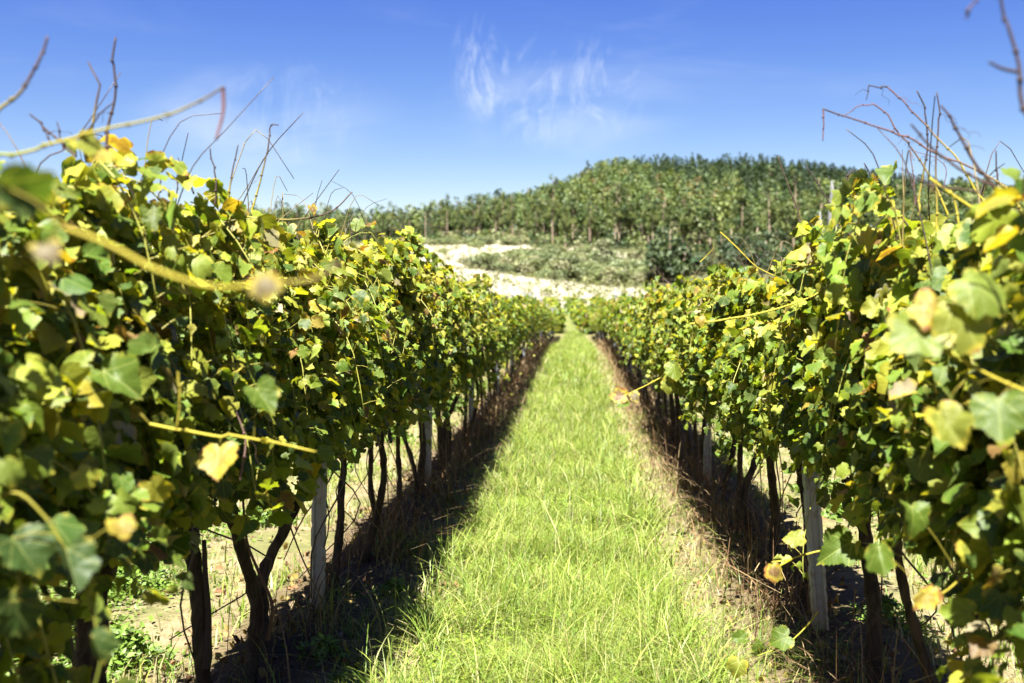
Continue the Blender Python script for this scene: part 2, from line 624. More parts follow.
def G(X, Y):
    return H(X, Y) + lumps(np.asarray(X, float), np.asarray(Y, float))


def at(px, py, Y):
    """The point Y metres ahead that this photograph pixel shows."""
    return np.array([(px - VPX) / FPX * Y, Y, EYE + (VPY - py) / FPX * Y])


def pix(X, Y, Z):
    return VPX + FPX * X / Y, VPY - FPX * (Z - EYE) / Y


def inside(px, py, poly):
    r = np.zeros(px.shape, bool)
    n = len(poly)
    for i in range(n):
        x1, y1 = poly[i]
        x2, y2 = poly[(i + 1) % n]
        c = ((y1 > py) != (y2 > py)) & (px < (x2 - x1) * (py - y1) / (y2 - y1 + 1e-9) + x1)
        r ^= c
    return r


PALE = [(150, 236), (300, 238), (418, 241), (500, 242), (540, 247), (600, 249), (636, 256), (640, 289), (668, 297), (668, 312), (640, 312), (605, 314), (560, 316), (526, 318), (440, 320), (300, 320), (100, 320)]
SCRUB = [(478, 272), (486, 262), (500, 257), (560, 254), (610, 255), (650, 262), (662, 289), (637, 290), (600, 287), (560, 283), (520, 278)]


def edge_Y(X):
    """How far off the wood begins, by bearing."""
    px = VPX + FPX * X / 290.0
    return np.interp(px, [-500, 450, 540, 660, 720, 2000], [330, 330, 268, 262, 215, 200])


def build_ground():
    xs = np.concatenate([np.linspace(-900, -120, 40)[:-1], np.linspace(-120, -12, 55)[:-1], np.linspace(-12, -4.5, 40)[:-1], np.linspace(-4.5, 4.5, 150),
                         np.linspace(4.5, 12, 40)[1:], np.linspace(12, 120, 55)[1:], np.linspace(120, 900, 40)[1:]])
    ys = np.concatenate([np.linspace(-60, 0, 15)[:-1], np.linspace(0, 22, 250)[:-1], np.linspace(22, 70, 120)[:-1], np.linspace(70, 330, 180)[:-1],
                         np.linspace(330, 560, 40)[:-1], np.linspace(560, 2600, 25)])
    Xg, Yg = np.meshgrid(xs, ys)
    Zg = G(Xg, Yg)
    Zg = Zg + np.where(Yg > 60, 0.25 * np.sin(Xg * 0.21 + 2 * np.sin(Yg * 0.07)) * np.clip((Yg - 90) / 60, 0, 1), 0)
    nx, ny = len(xs), len(ys)
    i = np.arange(ny - 1)[:, None] * nx
    j = np.arange(nx - 1)[None, :]
    F = np.stack([i + j, i + j + 1, i + nx + j + 1, i + nx + j], -1).reshape(-1, 4)
    b = Buf()
    b.add(np.stack([Xg, Yg, Zg], -1).reshape(-1, 3), F)
    me = b.mesh('ground', M_GROUND)
    jx = 0.12 * np.sin(3.1 * Yg) + 0.08 * np.sin(7.7 * Yg + 1)

    def band(x0, x1, soft):
        d = np.minimum(Xg + jx - x0, x1 - Xg + jx)
        return np.clip(d / soft + 0.5, 0, 1)
    grass = band(-0.68, 0.50, 0.22)
    grass = np.maximum(grass, 0.4 * np.clip(np.sin(Xg * 2.1 + 1) * np.sin(Yg * 1.3) + 0.2, 0, 1) * (np.abs(Xg) > 1.7))
    grass = np.maximum(grass, np.clip((Yg - 60) / 15, 0, 1) * 0.7)
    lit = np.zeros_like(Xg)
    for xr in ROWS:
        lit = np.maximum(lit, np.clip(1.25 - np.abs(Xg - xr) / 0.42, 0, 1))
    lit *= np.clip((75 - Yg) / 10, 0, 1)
    Yp = np.maximum(Yg, 1)
    px, py = pix(Xg, Yp, Zg)
    pale = (inside(px, py, PALE) & (Yg > 94) & (Yg < edge_Y(Xg)) & ~inside(px, py, SCRUB)).astype(float)
    forest = np.clip((Yg - 100) / 20, 0, 1) * (1 - pale)
    Z = np.stack([grass * (Yg < 95), pale, forest, lit], -1).reshape(-1, 4)
    a = me.attributes.new('zone', 'FLOAT_COLOR', 'POINT')
    a.data.foreach_set('color', Z.astype(np.float32).ravel())
    o = link('ground', me)
    tag(o, 'uneven pale soil and grass of the vineyard rising into a wooded hill', kind='structure')


build_ground()


# ------------------------------------------------------------------ vines
def shoot_path(rg, y0, side, hmax, low):
    """A green shoot from the cordon up through the wires, arching out at its end."""
    x0 = rg.normal(0, 0.05)
    z0 = rg.uniform(0.84, 1.02)
    top = rg.uniform(hmax - 0.55, hmax - 0.08)
    out = side * rg.uniform(0.04, 0.24)
    dy = rg.normal(0, 0.22)
    c = [(x0, y0, z0), (x0 + out * .55, y0 + dy * .4, z0 + (top - z0) * .5), (x0 + out * 0.85, y0 + dy, top)]
    if rg.random() < 0.55:
        o2 = side * rg.uniform(0.05, 0.18)
        c.append((c[-1][0] + o2, y0 + dy * 1.5, top - rg.uniform(-0.02, 0.2)))
        c.append((c[-1][0] + o2 * .5, y0 + dy * 1.8, c[-1][2] - rg.uniform(0.1, 0.5)))
    elif rg.random() < (.5 if low else .07):
        c[-1] = (c[-1][0], c[-1][1], z0 + 0.25)
        c.append((c[-1][0] + side * .15, y0 + dy * 1.6, z0 - 0.1))
        c.append((c[-1][0] + side * .02, y0 + dy * 1.8, z0 - rg.uniform(0.2, 0.4)))
    return spline(c, 26)


def vine_foliage(seed, hi, hmax=1.95, width=0.95, low=False, dense=1.0):
    rg = np.random.default_rng(seed)
    fb, sb = Buf(), Buf()
    nsh = int((40 if hi else 22) * dense)
    hmax = hmax + rg.normal(0, 0.045)
    kz = rg.normal(0, 1, 4)
    Ps, Ns, Ts, Ss, Ys = [], [], [], [], []
    for i in range(nsh):
        side = -1 if i % 2 else 1
        y0 = (rg.random() - 0.5) * width
        p = shoot_path(rg, y0, side, hmax + 0.09 * math.sin(7 * y0 + kz[0]), low)
        p += rg.normal(0, 0.012, (1, 3))
        L = np.linalg.norm(np.diff(p, axis=0), axis=1).sum()
        yl = rg.random()
        c0 = np.array([0.16, 0.13, 0.03]) * (1 - yl) + np.array([0.36, 0.33, 0.05]) * yl
        c1 = np.array([0.30, 0.31, 0.05])
        cc = c0 + (c1 - c0) * np.linspace(0, 1, len(p))[:, None]
        tube(sb, p[::2] if hi else p[::5], np.linspace(0.0042, 0.0018, len(p[::2] if hi else p[::5])), cc[::2] if hi else cc[::5], 5 if hi else 3, rg=rg)
        nl = max(6, int(L / (0.031 if hi else 0.062)))
        s = np.sort(rg.random(nl)) * (len(p) - 1.01)
        k = s.astype(int)
        q = p[k] + (p[k + 1] - p[k]) * (s - k)[:, None]
        alt = np.where(np.arange(nl) % 2, 1, -1)
        pet = np.stack([side * rg.uniform(-0.2, 1, nl), alt * rg.uniform(0.2, 1, nl), rg.uniform(-0.1, 0.9, nl)], 1)
        pet = unit(pet) * rg.uniform(0.04, 0.11, (nl, 1))
        a = q + pet
        outw = np.sign(a[:, 0]) * np.clip(np.abs(a[:, 0]) / 0.25, 0.2, 1)
        nr = np.stack([outw * rg.uniform(0.0, 0.9, nl), rg.normal(-0.15, 0.5, nl), rg.uniform(0.2, 1.2, nl)], 1) + rg.normal(0, 0.3, (nl, 3))
        tp = np.stack([outw * rg.uniform(0.0, 0.9, nl), pet[:, 1] * 6 + rg.normal(0, .4, nl), rg.uniform(-1.2, 0.1, nl)], 1)
        Ps.append(a); Ns.append(nr); Ts.append(tp)
        endf = s / (len(p) - 1)
        Ss.append(rg.uniform(0.04, 0.088, nl) * (1 - 0.45 * np.clip(endf - 0.6, 0, 1) / 0.4))
        Ys.append(np.clip((a[:, 2] - 1.0) / 0.8, 0, 1) * 0.9 + np.clip(rg.normal(0, .12, nl), 0, 1))  # upper leaves riper, and brighter as if sunlit: light put into the tint
        if hi:
            for w in range(0, nl, 2):
                tube(sb, [q[w], q[w] + pet[w] * .5 + np.array([0, 0, .004]), a[w]], [.0016, .0013, .0011], (0.30, 0.27, 0.05), 3, rg=rg, cap=False)
    # leaves of the side shoots that close the wall of the hedge
    nf = int((950 if hi else 420) * dense)
    zz = (0.80 if not low else 0.55) + (hmax - 0.08 - (0.80 if not low else 0.55)) * rg.random(nf) ** 0.75
    zz = np.where(zz < 1.0, zz + 0.10 * np.sin(9 * (rg.random(nf) - .5) + kz[2]) + .03, zz)
    lim = (0.27 + 0.07 * np.sin(6 * zz + kz[1])) * np.sqrt(np.clip(1 - ((zz - 1.40) / 0.78) ** 4, 0.05, 1))
    xx = np.where(rg.random(nf) < .5, -1, 1) * lim * np.sqrt(rg.uniform(0.2, 1.0, nf))
    yy = (rg.random(nf) - .5) * (width + 0.2)
    a = np.stack([xx, yy, zz], 1)
    outw = np.sign(xx)
    nr = np.stack([outw * rg.uniform(0.2, 1.2, nf), rg.normal(-0.12, .45, nf), rg.uniform(0.2, 1.1, nf)], 1) + rg.normal(0, .25, (nf, 3))
    tp = np.stack([outw * rg.uniform(0, .8, nf), rg.normal(0, .6, nf), rg.uniform(-1.2, 0, nf)], 1)
    Ps.append(a); Ns.append(nr); Ts.append(tp)
    Ss.append(rg.uniform(0.04, 0.09, nf))
    Ys.append(np.clip((zz - 1.1) / 0.75, 0, 1) * 0.75)  # the wall leaves too get a sunlit tone by height in their tint
    if hi:
        for i in range(int(rg.integers(1, 4))):      # thin canes hanging or rising among the trunks
            y0, x0 = rg.uniform(-.45, .45), rg.normal(0, .1)
            p = spline([(x0, y0, 1.0), (x0 + rg.normal(0, .06), y0 + rg.normal(0, .06), .72), (x0 + rg.normal(0, .1), y0 + rg.normal(0, .12), .45), (x0 + rg.normal(0, .12), y0 + rg.normal(0, .15), rg.uniform(-.02, .3))], 12)
            tube(sb, p, np.linspace(.0055, .003, 12), np.tile([.05, .035, .028], (12, 1)) * rg.uniform(.6, 2.2), 5, rg=rg)
    for i in range(4 if hi else 1):
        y0, x0 = rg.uniform(-.45, .45), rg.normal(0, .12)
        z0 = hmax - .15
        lx, ly = rg.normal(0, .10, 2)
        p = spline([(x0, y0, z0), (x0 + lx * .4, y0 + ly * .3, z0 + .16), (x0 + lx, y0 + ly, z0 + rg.uniform(.2, .38)), (x0 + lx * 1.9, y0 + ly * 2, z0 + rg.uniform(.2, .44))], 10)
        k0 = np.array([0.30, 0.24, 0.05]) * (rg.random() < .5) + np.array([.05, .035, .03])
        tube(sb, p, np.linspace(.0026, .0013, 10), np.linspace(0, 1, 10)[:, None] * np.array([.06, .035, .03]) + np.linspace(1, 0, 10)[:, None] * k0, 4, rg=rg)
    P, N_, T, S, Y = map(np.concatenate, (Ps, Ns, Ts, Ss, Ys))
    tn = leaf_tints(len(P), np.clip(Y, 0, 1), rg)
    dead = (tn[:, 0] > 0.22) & (tn[:, 1] < 0.2)
    leaves(fb, P, N_, T, S * (1 if hi else 1.15), tn, hi, 1.0, rg=rg)
    return fb.mesh('vine foliage', M_LEAF if hi else M_LEAFFAR), sb.mesh('vine shoots', M_SHOOT)


def vine_trunk(seed, r=0.042):
    rg = np.random.default_rng(seed)
    b = Buf()
    lean = rg.normal(0, 0.13)
    lx = rg.normal(0, 0.03)
    k = rg.normal(0, 0.008, (6, 2)) + np.outer(np.sin(np.linspace(0, rg.uniform(2, 6), 6)), rg.normal(0, .055, 2))
    hz = [-0.08, 0.12, 0.32, 0.52, 0.70, 0.86]
    c = [(lx * h + k[i, 0] * (i > 0), lean * (1 - h * 1.1) * 1.2 + k[i, 1] * (i > 0), h) for i, h in enumerate(hz)]
    p = spline(c, 30)
    rad = r * (1.25 - 0.35 * np.linspace(0, 1, 30)) * (1 + rg.normal(0, 0.06, 30))
    rad[:3] *= 1.25
    rad[-5:] *= 1.3
    tube(b, p, rad, (1, 1, 1), 10, rough=0.10, rg=rg)
    t = p[-1]
    for sgn in (-1, 1):
        L = rg.uniform(0.3, 0.5)
        c = [t + (0, 0, -0.05), t + (rg.normal(0, .03), sgn * 0.08, 0.05), t + (rg.normal(0, .04), sgn * L * .6, 0.07 + rg.normal(0, .03)), t + (rg.normal(0, .05), sgn * L, 0.06 + rg.normal(0, .05))]
        q = spline(c, 14)
        tube(b, q, np.linspace(r * .75, r * .35, 14) * (1 + rg.normal(0, .08, 14)), (1, 1, 1), 8, rough=0.1, rg=rg)
    for _ in range(int(rg.integers(2, 5))):   # spurs and one or two upright arms
        y = rg.uniform(-.3, .3)
        s0 = t + np.array([0, y, 0.05])
        c = [s0, s0 + (rg.normal(0, .06), rg.normal(0, .05), .14), s0 + (rg.normal(0, .12), rg.normal(0, .1), rg.uniform(.25, .6))]
        tube(b, spline(c, 9), np.linspace(r * .33, r * .13, 9), (1, 1, 1), 6, rough=.08, rg=rg)
    return b.mesh('vine trunk', M_BARK)


def sphere(buf, c, r, tint, seg=7, ring=5):
    th = np.linspace(0, 2 * math.pi, seg, endpoint=False)
    ph = np.linspace(0.12, math.pi - .12, ring)
    V = np.stack([np.outer(np.sin(ph), np.cos(th)), np.outer(np.sin(ph), np.sin(th)), np.outer(np.cos(ph), np.ones(seg))], -1) * r + np.asarray(c)
    i = np.arange(ring - 1)[:, None] * seg
    j = np.arange(seg)[None]
    F = np.stack([i + j, i + seg + j, i + seg + (j + 1) % seg, i + (j + 1) % seg], -1).reshape(-1, 4)
    buf.add(V.reshape(-1, 3), F, tint)


def grape_mesh(seed):
    rg = np.random.default_rng(seed)
    b = Buf()
    for i in range(46):
        z = -0.13 * rg.random() ** 0.8
        w = 0.034 * (1 + z / 0.16)
        a = rg.random() * 6.283
        rr = w * math.sqrt(rg.random())
        g = rg.random()
        col = np.array([0.025, 0.02, 0.045]) * (1 - .25 * g) + np.array([0.07, 0.09, 0.03]) * g * .35
        sphere(b, (rr * math.cos(a), rr * math.sin(a), z), 0.0085, col)
    tube(b, [(0, 0, 0.06), (0.004, 0, 0.02), (0, 0, -0.02)], [.002, .002, .0015], (0.2, 0.2, 0.05), 5, rg=rg)
    return b.mesh('grape cluster', M_GRAPE)


N_HI, N_LO, N_TR = 14, 6, 9
FOL_HI = [vine_foliage(100 + i, True, 1.88) for i in range(N_HI)]
FOL_HIR = [vine_foliage(160 + i, True, 1.76) for i in range(10)]
FOL_NEAR = [vine_foliage(200 + i, True, 1.66, low=True) for i in range(2)]
FOL_LO = [vine_foliage(300 + i, False, 1.79) for i in range(N_LO)]
TRUNKS = [vine_trunk(400 + i, 0.017 + 0.0035 * (i % 4)) for i in range(N_TR)]
THICK = vine_trunk(433, 0.045)
GRAPES = [grape_mesh(500 + i) for i in range(3)]

VINES = []          # (object, x, y, rot)
ORD = ['first', 'second', 'third', 'fourth', 'fifth', 'sixth', 'seventh', 'eighth', 'ninth', 'tenth', 'eleventh', 'twelfth', 'thirteenth', 'fourteenth', 'fifteenth', 'sixteenth']


def make_vine(x, y, fol, trunk, rot, grapes, label, group, sz=1.0):
    t = bpy.data.objects.new('grapevine', None)
    COL.objects.link(t)
    t.location = (x, y, float(G(x, y)))
    t.rotation_euler = (0, 0, rot)
    t.scale = (1, 1, sz)
    tag(t, label, 'grapevine', group)
    link('trunk', trunk, t)
    link('foliage', fol[0], t)
    link('shoots', fol[1], t)
    for k in range(grapes):
        g = link('grape_cluster', GRAPES[int(rng.integers(3))], t, (rng.normal(0, .09), rng.uniform(-.4, .4), rng.uniform(.84, 1.0)))
        g.rotation_euler = (rng.normal(0, .15), rng.normal(0, .15), rng.random() * 6)
    VINES.append((t, x, y, rot))
    return t


POST_L = [5.86 + 4.5 * k for k in range(14)]
POST_R = [5.41 + 4.8 * k for k in range(13)]
LEFT_Y = [1.25, 1.95, 2.6, 3.27, 4.1, 4.55, 5.24, 6.35, 6.98, 7.75, 8.4, 9.3]
RIGHT_Y = [1.3, 2.1, 2.75, 3.3, 3.95, 4.5, 6.05, 6.6, 7.6, 8.4, 9.2]
while LEFT_Y[-1] < 66:
    LEFT_Y.append(LEFT_Y[-1] + random.uniform(.75, 1.0))
while RIGHT_Y[-1] < 66:
    RIGHT_Y.append(RIGHT_Y[-1] + random.uniform(.75, 1.0))


def row_labels(ys, posts, side):
    """What each vine stands between, so that its label fits it alone."""
    out, k, cnt = [], -1, 0
    for y in ys:
        j = sum(1 for p in posts if p < y)
        if j != k:
            k, cnt = j, 0
        else:
            cnt += 1
        if y > 33:
            out.append(('small far grapevine merging into the end of the row %s of the lane' % side, 'far vines in the row %s of the lane' % side))
        elif j == 0:
            out.append(('%s leafy grapevine from the camera in the %s row, before its first post' % (ORD[cnt], side), 'vines in the row %s of the lane' % side))
        else:
            out.append(('leafy grapevine, %s one beyond the %s metal post %s of the lane' % (ORD[cnt], ORD[j - 1], side), 'vines in the row %s of the lane' % side))
    return out


def plant_row(x, ys, labs, right):
    for i, y in enumerate(ys):
        rot = 0 if (i * 7 + right) % 3 else math.pi
        xx = x + rng.normal(0, .025)
        if y < 15:
            pool = FOL_HIR if right else FOL_HI
            fol = pool[i % len(pool)]
            if y < 2.2:
                fol = FOL_NEAR[i % 2]
            g = 2 if 3 < y else 0
        else:
            fol, g = FOL_LO[int(rng.integers(N_LO))], 0
        tr = TRUNKS[(i * 4 + right) % N_TR]
        sz = 0.95 if right else 1.0
        if not right and abs(y - 3.27) < .01:
            tr = THICK
            labs[i] = ('thick dark gnarled grapevine trunk leaning towards the left row\'s nearest post', labs[i][1])
        make_vine(xx, y, fol, tr, rot, g, labs[i][0], labs[i][1], float(np.interp(y, [0, 2.3, 2.9, 5, 8, 12, 22, 40, 66], [.86, .88, 1, 1, 1.03, 1.03, .98, .86, .74]) * rng.uniform(.96, 1.03)))


plant_row(XL, LEFT_Y, row_labels(LEFT_Y, POST_L, 'left'), 0)
plant_row(XR, RIGHT_Y, row_labels(RIGHT_Y, POST_R, 'right'), 1)
for x, side in ((ROWS[2], 'left'), (ROWS[3], 'right')):
    y = 2.2
    i = 0
    while y < 38:
        make_vine(x + rng.normal(0, .03), y, FOL_LO[int(rng.integers(N_LO))], TRUNKS[int(rng.integers(N_TR))], 0 if rng.random() < .5 else math.pi, 0,
                  'grapevine of the second row %s, seen between the trunks of the first' % side, 'second row vines %s of the lane' % side)
        y += random.uniform(.8, 1.05)
        i += 1


# ------------------------------------------------------------------ posts and wires
def post_mesh(seed, h=1.78):
    """Rolled steel vineyard post: a ribbed open profile with wire notches."""
    b = Buf()
    prof = [(-.036, -.022), (-.036, .018), (-.022, .024), (-.012, .012), (.012, .012), (.022, .024), (.036, .018), (.036, -.022), (.030, -.022), (.030, .012), (.022, .016),
            (.014, .005), (-.014, .005), (-.022, .016), (-.030, .012), (-.030, -.022)]
    zs = [-0.3]
    z = 0.05
    while z < h:
        zs += [z, z + .018, z + .022, z + .04]
        z += 0.12
    zs.append(h)
    V = []
    for i, zz in enumerate(zs):
        w = 1.0
        if 0 < i < len(zs) - 1 and (i - 1) % 4 in (1, 2):
            w = 0.86
        V += [(x * w, -y, zz) for x, y in prof]
    n = len(prof)
    F = [(i * n + j, i * n + (j + 1) % n, (i + 1) * n + (j + 1) % n, (i + 1) * n + j) for i in range(len(zs) - 1) for j in range(n)]
    b.add(V, F)
    return b.mesh('vineyard post', M_POST, smooth=False)


PM = post_mesh(1)
for posts, x, side in ((POST_L, XL, 'left'), (POST_R, XR, 'right')):
    for i, y in enumerate(posts):
        o = link('vineyard_post', PM, None, (x + rng.normal(0, .015), y, float(G(x, y))))
        o.rotation_euler = (rng.normal(0, .012), rng.normal(0.012, .012), rng.normal(0, .12))
        if side == 'right' and i == 0:
            o.rotation_euler = (0.03, -0.075, 0.1)
        if side == 'left' and i == 0:
            o.rotation_euler = (0.0, 0.018, 0.05)
        tag(o, 'grey ribbed metal post, %s from the camera in the row %s of the lane' % (ORD[i], side), 'post', 'posts in the row %s of the lane' % side)
for x, side in ((ROWS[2], 'left'), (ROWS[3], 'right')):
    for i in range(7):
        y = 4.4 + 4.6 * i
        o = link('vineyard_post', PM, None, (x, y, float(G(x, y))))
        o.rotation_euler = (rng.normal(0, .02), rng.normal(0, .02), 0)
        tag(o, 'grey metal post, %s along the second row %s of the lane' % (ORD[i], side), 'post', 'posts in the second row %s' % side)

for x, posts, side in ((XL, POST_L, 'left'), (XR, POST_R, 'right')):
    for z, nm in ((0.88, 'lowest'), (1.30, 'middle'), (1.68, 'top')):
        b = Buf()
        ys = np.linspace(0.6, 66, 120)
        sag = 0.012 * np.sin(ys * 1.4)
        tube(b, np.stack([np.full(120, x - .045), ys, H(x, ys) + z + sag], 1), 0.0013, (1, 1, 1), 4)
        tag(link('trellis_wire', b.mesh('trellis wire', M_WIRE)), 'thin %s trellis wire strung along the row %s of the lane' % (nm, side), 'wire', 'trellis wires')


# old split post standing above the second row on the right
def split_post():
    b = Buf()
    rg = np.random.default_rng(5)
    for dx, top, r in ((-.085, 3.05, .055), (.075, 3.5, .075)):
        zs = np.linspace(-.1, top, 22)
        c = np.stack([dx * np.clip(zs / 2.2, .35, 1.15) + rg.normal(0, .006, 22), rg.normal(0, .006, 22), zs], 1)
        rad = r * np.interp(zs / top, [0, .8, .92, 1], [1.3, 1.0, .7, .12]) * (1 + rg.normal(0, .06, 22))
        tube(b, c, rad, (1, 1, 1), 9, rough=.1, rg=rg)
    zs = np.linspace(0, 2.7, 12)
    tube(b, np.stack([0 * zs, 0 * zs + .01, zs], 1), np.interp(zs, [0, 2.2, 2.7], [.11, .08, .01]), (1, 1, 1), 9, rough=.1, rg=rg)
    y = 16.8
    o = link('wooden_post', b.mesh('wooden post', M_WOOD), None, (3.7, y, float(G(3.7, y))))
    tag(o, 'tall pale weathered post split into two spikes above the right row', 'post')


split_post()


# ------------------------------------------------------------------ single long canes and shoots that stand out
def nearest_vine(x, y):
    return min((v for v in VINES if abs(v[1] - (XL if x < 0 else XR)) < .3), key=lambda v: abs(v[2] - y))


def local(v, P):
    o, x, y, rot = v
    Q = np.asarray(P, float) - np.array(o.location)
    c, s = math.cos(-rot), math.sin(-rot)
    return np.stack([c * Q[:, 0] - s * Q[:, 1], s * Q[:, 0] + c * Q[:, 1], Q[:, 2] / o.scale[2]], 1)


GREENC = np.array([0.20, 0.25, 0.03])
YEL = np.array([0.42, 0.36, 0.035])
RED = np.array([0.13, 0.055, 0.05])
BRN = np.array([0.075, 0.045, 0.035])


def cane(px, Y, r=0.0026, cols=(YEL, BRN), lv=(), name='cane', label=None, smooth=True, depth=None, nodes=True):
    """A cane through the given picture points, lying Y metres off (depth: a spread along it)."""
    n = len(px)
    D = np.linspace(Y, Y if depth is None else depth, n)
    C = np.array([at(a, b, d) for (a, b), d in zip(px, D)])
    C[1:-1] += rng.normal(0, .0012, (n - 2, 3)) if n > 2 else 0
    m = max(10, n * 5)
    p = spline(C, m) if smooth else C
    m = len(p)
    f = np.linspace(0, 1, m)[:, None]
    cc = cols[0] * (1 - f) + cols[-1] * f if len(cols) == 2 else np.stack([np.interp(f[:, 0], np.linspace(0, 1, len(cols)), [c[k] for c in cols]) for k in range(3)], 1)
    rad = r * np.linspace(1.25, 0.75, m)
    if nodes and smooth:
        for k in range(4, m - 2, 5):
            p[k:] += rng.normal(0, .0022, 3) * np.linspace(1, .2, m - k)[:, None]
    v = nearest_vine(C[:, 0].mean(), C[:, 1].mean())
    b = Buf()
    q = local(v, p)
    tube(b, q, rad, cc, 7)
    if nodes:
        for k in range(4, m - 2, 5):
            sphere(b, q[k], rad[k] * 1.75, cc[k] * .7, 7, 5)
            if rng.random() < .22:
                d = unit(rng.normal(0, 1, 3))
                tt = np.linspace(0, 1, 16)
                e = unit(np.cross(d, (0.2, .5, .8)))
                pts = q[k] + d * (tt * rng.uniform(.03, .07))[:, None] + e * (np.sin(tt * 9) * .012 * tt)[:, None] + np.array([0, 0, -.03]) * (tt ** 2)[:, None]
                tube(b, pts, np.linspace(.0008, .0005, 16), cc[k] * .8, 3, cap=False)
    for (lx, ly, szpx, ang, kind) in lv:
        # a leaf hung on the cane: picture place, size, turn of its tip, colour kind
        L = at(lx, ly, float(np.mean(D)))
        d = np.linalg.norm(p - L, axis=1)
        k = int(d.argmin())
        s = 0.8 * szpx / FPX * float(np.mean(D))
        pal = {'g': (0.10, 0.165, 0.018, .1), 'y': (0.22, 0.25, 0.03, .45), 'o': (0.34, 0.25, 0.04, .75), 'b': (0.22, 0.13, 0.06, .9), 'p': (0.21, 0.17, 0.10, .6), 'l': (0.16, 0.22, 0.025, .2), 'd': (0.05, 0.10, 0.02, .1)}[kind]  # the dark green kind has shade put into its colour
        a = R(ang)
        tip = np.array([[math.sin(a), 0.25, -math.cos(a)]])
        base = L - tip[0] * s * .4
        nr = np.array([[rng.normal(0, .25), -0.8, 0.55 + rng.normal(0, .2)]]) if kind != 'd' else np.array([[0.75, -0.55, 0.1 + rng.normal(0, .2)]])
        lq = local(v, np.vstack([base[None], (base + nr[0])[None], (base + tip[0])[None]]))
        leaves(b, lq[:1], lq[1:2] - lq[:1], lq[2:3] - lq[:1], [s], np.array([pal]), 2, 1.0, mat=1)
        pk = local(v, np.array([p[k], (p[k] + base) / 2 + (0, 0, .006), base]))
        tube(b, pk, [.0014, .0012, .0011], YEL * .45, 4)
    o = link(name, b.mesh(name, [M_CANE, M_LEAF]), v[0])
    if label:
        o['label'] = label
    return o


DK = np.array([0.04, 0.028, 0.03])
# left side, against the sky
cane([(-14, 124), (4, 108), (20, 95), (35, 72), (43, 53), (48, 36)], 1.9, .0028, (YEL, BRN, BRN))
cane([(109, 160), (107, 140), (108, 122), (115, 95), (113, 64), (116, 37)], 2.6, .003, (BRN, DK))
cane([(86, 150), (93, 126), (97, 100), (100, 85), (88, 62)], 2.6, .0026, (YEL, BRN, DK), smooth=False)
cane([(84, 140), (96, 120), (113, 103)], 2.5, .002, (BRN, DK))
cane([(-12, 157), (20, 151), (60, 141), (110, 128), (158, 118), (195, 103), (223, 87)], 1.8, .0026, (GREENC, YEL * .8, YEL * .6, BRN), label='long yellow shoot reaching out against the sky',
     lv=[(92, 148, 42, 60, 'y'), (104, 162, 34, 20, 'o')])
cane([(223, 87), (221, 112), (216, 140)], 1.8, .0026, (RED, RED * 1.6), nodes=False)
cane([(76, 156), (55, 138), (42, 126), (29, 114)], 2.5, .0024, (BRN, DK))
cane([(52, 146), (46, 132), (40, 120)], 2.5, .0016, (BRN, DK))
cane([(64, 150), (60, 136), (57, 122)], 2.6, .0018, (BRN, DK))
cane([(158, 200), (159, 185), (158, 172)], 3.2, .0018, (BRN, DK))
cane([(194, 194), (188, 178), (178, 157)], 3.2, .002, (BRN, DK))
cane([(178, 190), (177, 176), (179, 160)], 3.3, .0014, (BRN, DK))
cane([(215, 204), (217, 185), (216, 172), (211, 160), (210, 148)], 3.4, .0024, (BRN, DK))
cane([(227, 204), (230, 185), (234, 165), (238, 145)], 3.4, .0022, (YEL, BRN, DK))
cane([(252, 210), (258, 190), (265, 163), (269, 140), (269, 127), (278, 125)], 3.6, .0024, (YEL, BRN, DK))
cane([(240, 216), (290, 220), (330, 211), (352, 192)], 4.0, .0028, (YEL, BRN, BRN * 1.4), lv=[(312, 211, 14, 10, 'b')])
# left, inside the row
cane([(66, 228), (110, 246), (160, 271), (210, 285), (260, 285), (310, 276), (340, 262)], 1.15, .0022, (YEL * .8, YEL, YEL * .9, BRN * 2), label='thick yellow shoot crossing in front of the leaves',
     lv=[(266, 288, 44, 5, 'p'), (30, 192, 84, 75, 'd'), (52, 255, 40, 30, 'p')], nodes=False)
cane([(150, 424), (205, 435), (260, 443), (316, 453)], 2.3, .0026, (YEL, YEL), lv=[(222, 462, 46, 5, 'o'), (118, 386, 62, 40, 'g'), (72, 374, 60, -60, 'l'), (262, 402, 44, 20, 'g')], label='horizontal yellow shoot with a hanging yellow leaf')
cane([(178, 372), (179, 400), (176, 430)], 2.2, .0024, (YEL * .6, YEL * .6), lv=[(150, 360, 50, -30, 'g')])
cane([(240, 480), (245, 440), (236, 410)], 3.1, .003, (BRN * 2, BRN * 2))
cane([(268, 640), (272, 605), (258, 570), (247, 540), (243, 500)], 4.2, .006, (BRN, BRN * 1.6), nodes=False)
cane([(206, 668), (208, 620), (206, 575), (204, 540)], 4.1, .011, (DK, DK), nodes=False)
# near hanging leaves in the bottom left corner, shade put into their dark tint
cane([(-30, 520), (20, 490), (70, 560), (95, 640), (90, 700)], 1.7, .0024, (YEL * .6, GREENC * .6),
     lv=[(8, 475, 46, 10, 'l'), (60, 570, 70, -20, 'd'), (25, 620, 74, 30, 'd'), (122, 530, 34, 10, 'o'), (96, 650, 50, 10, 'd'), (20, 560, 70, 10, 'd')])
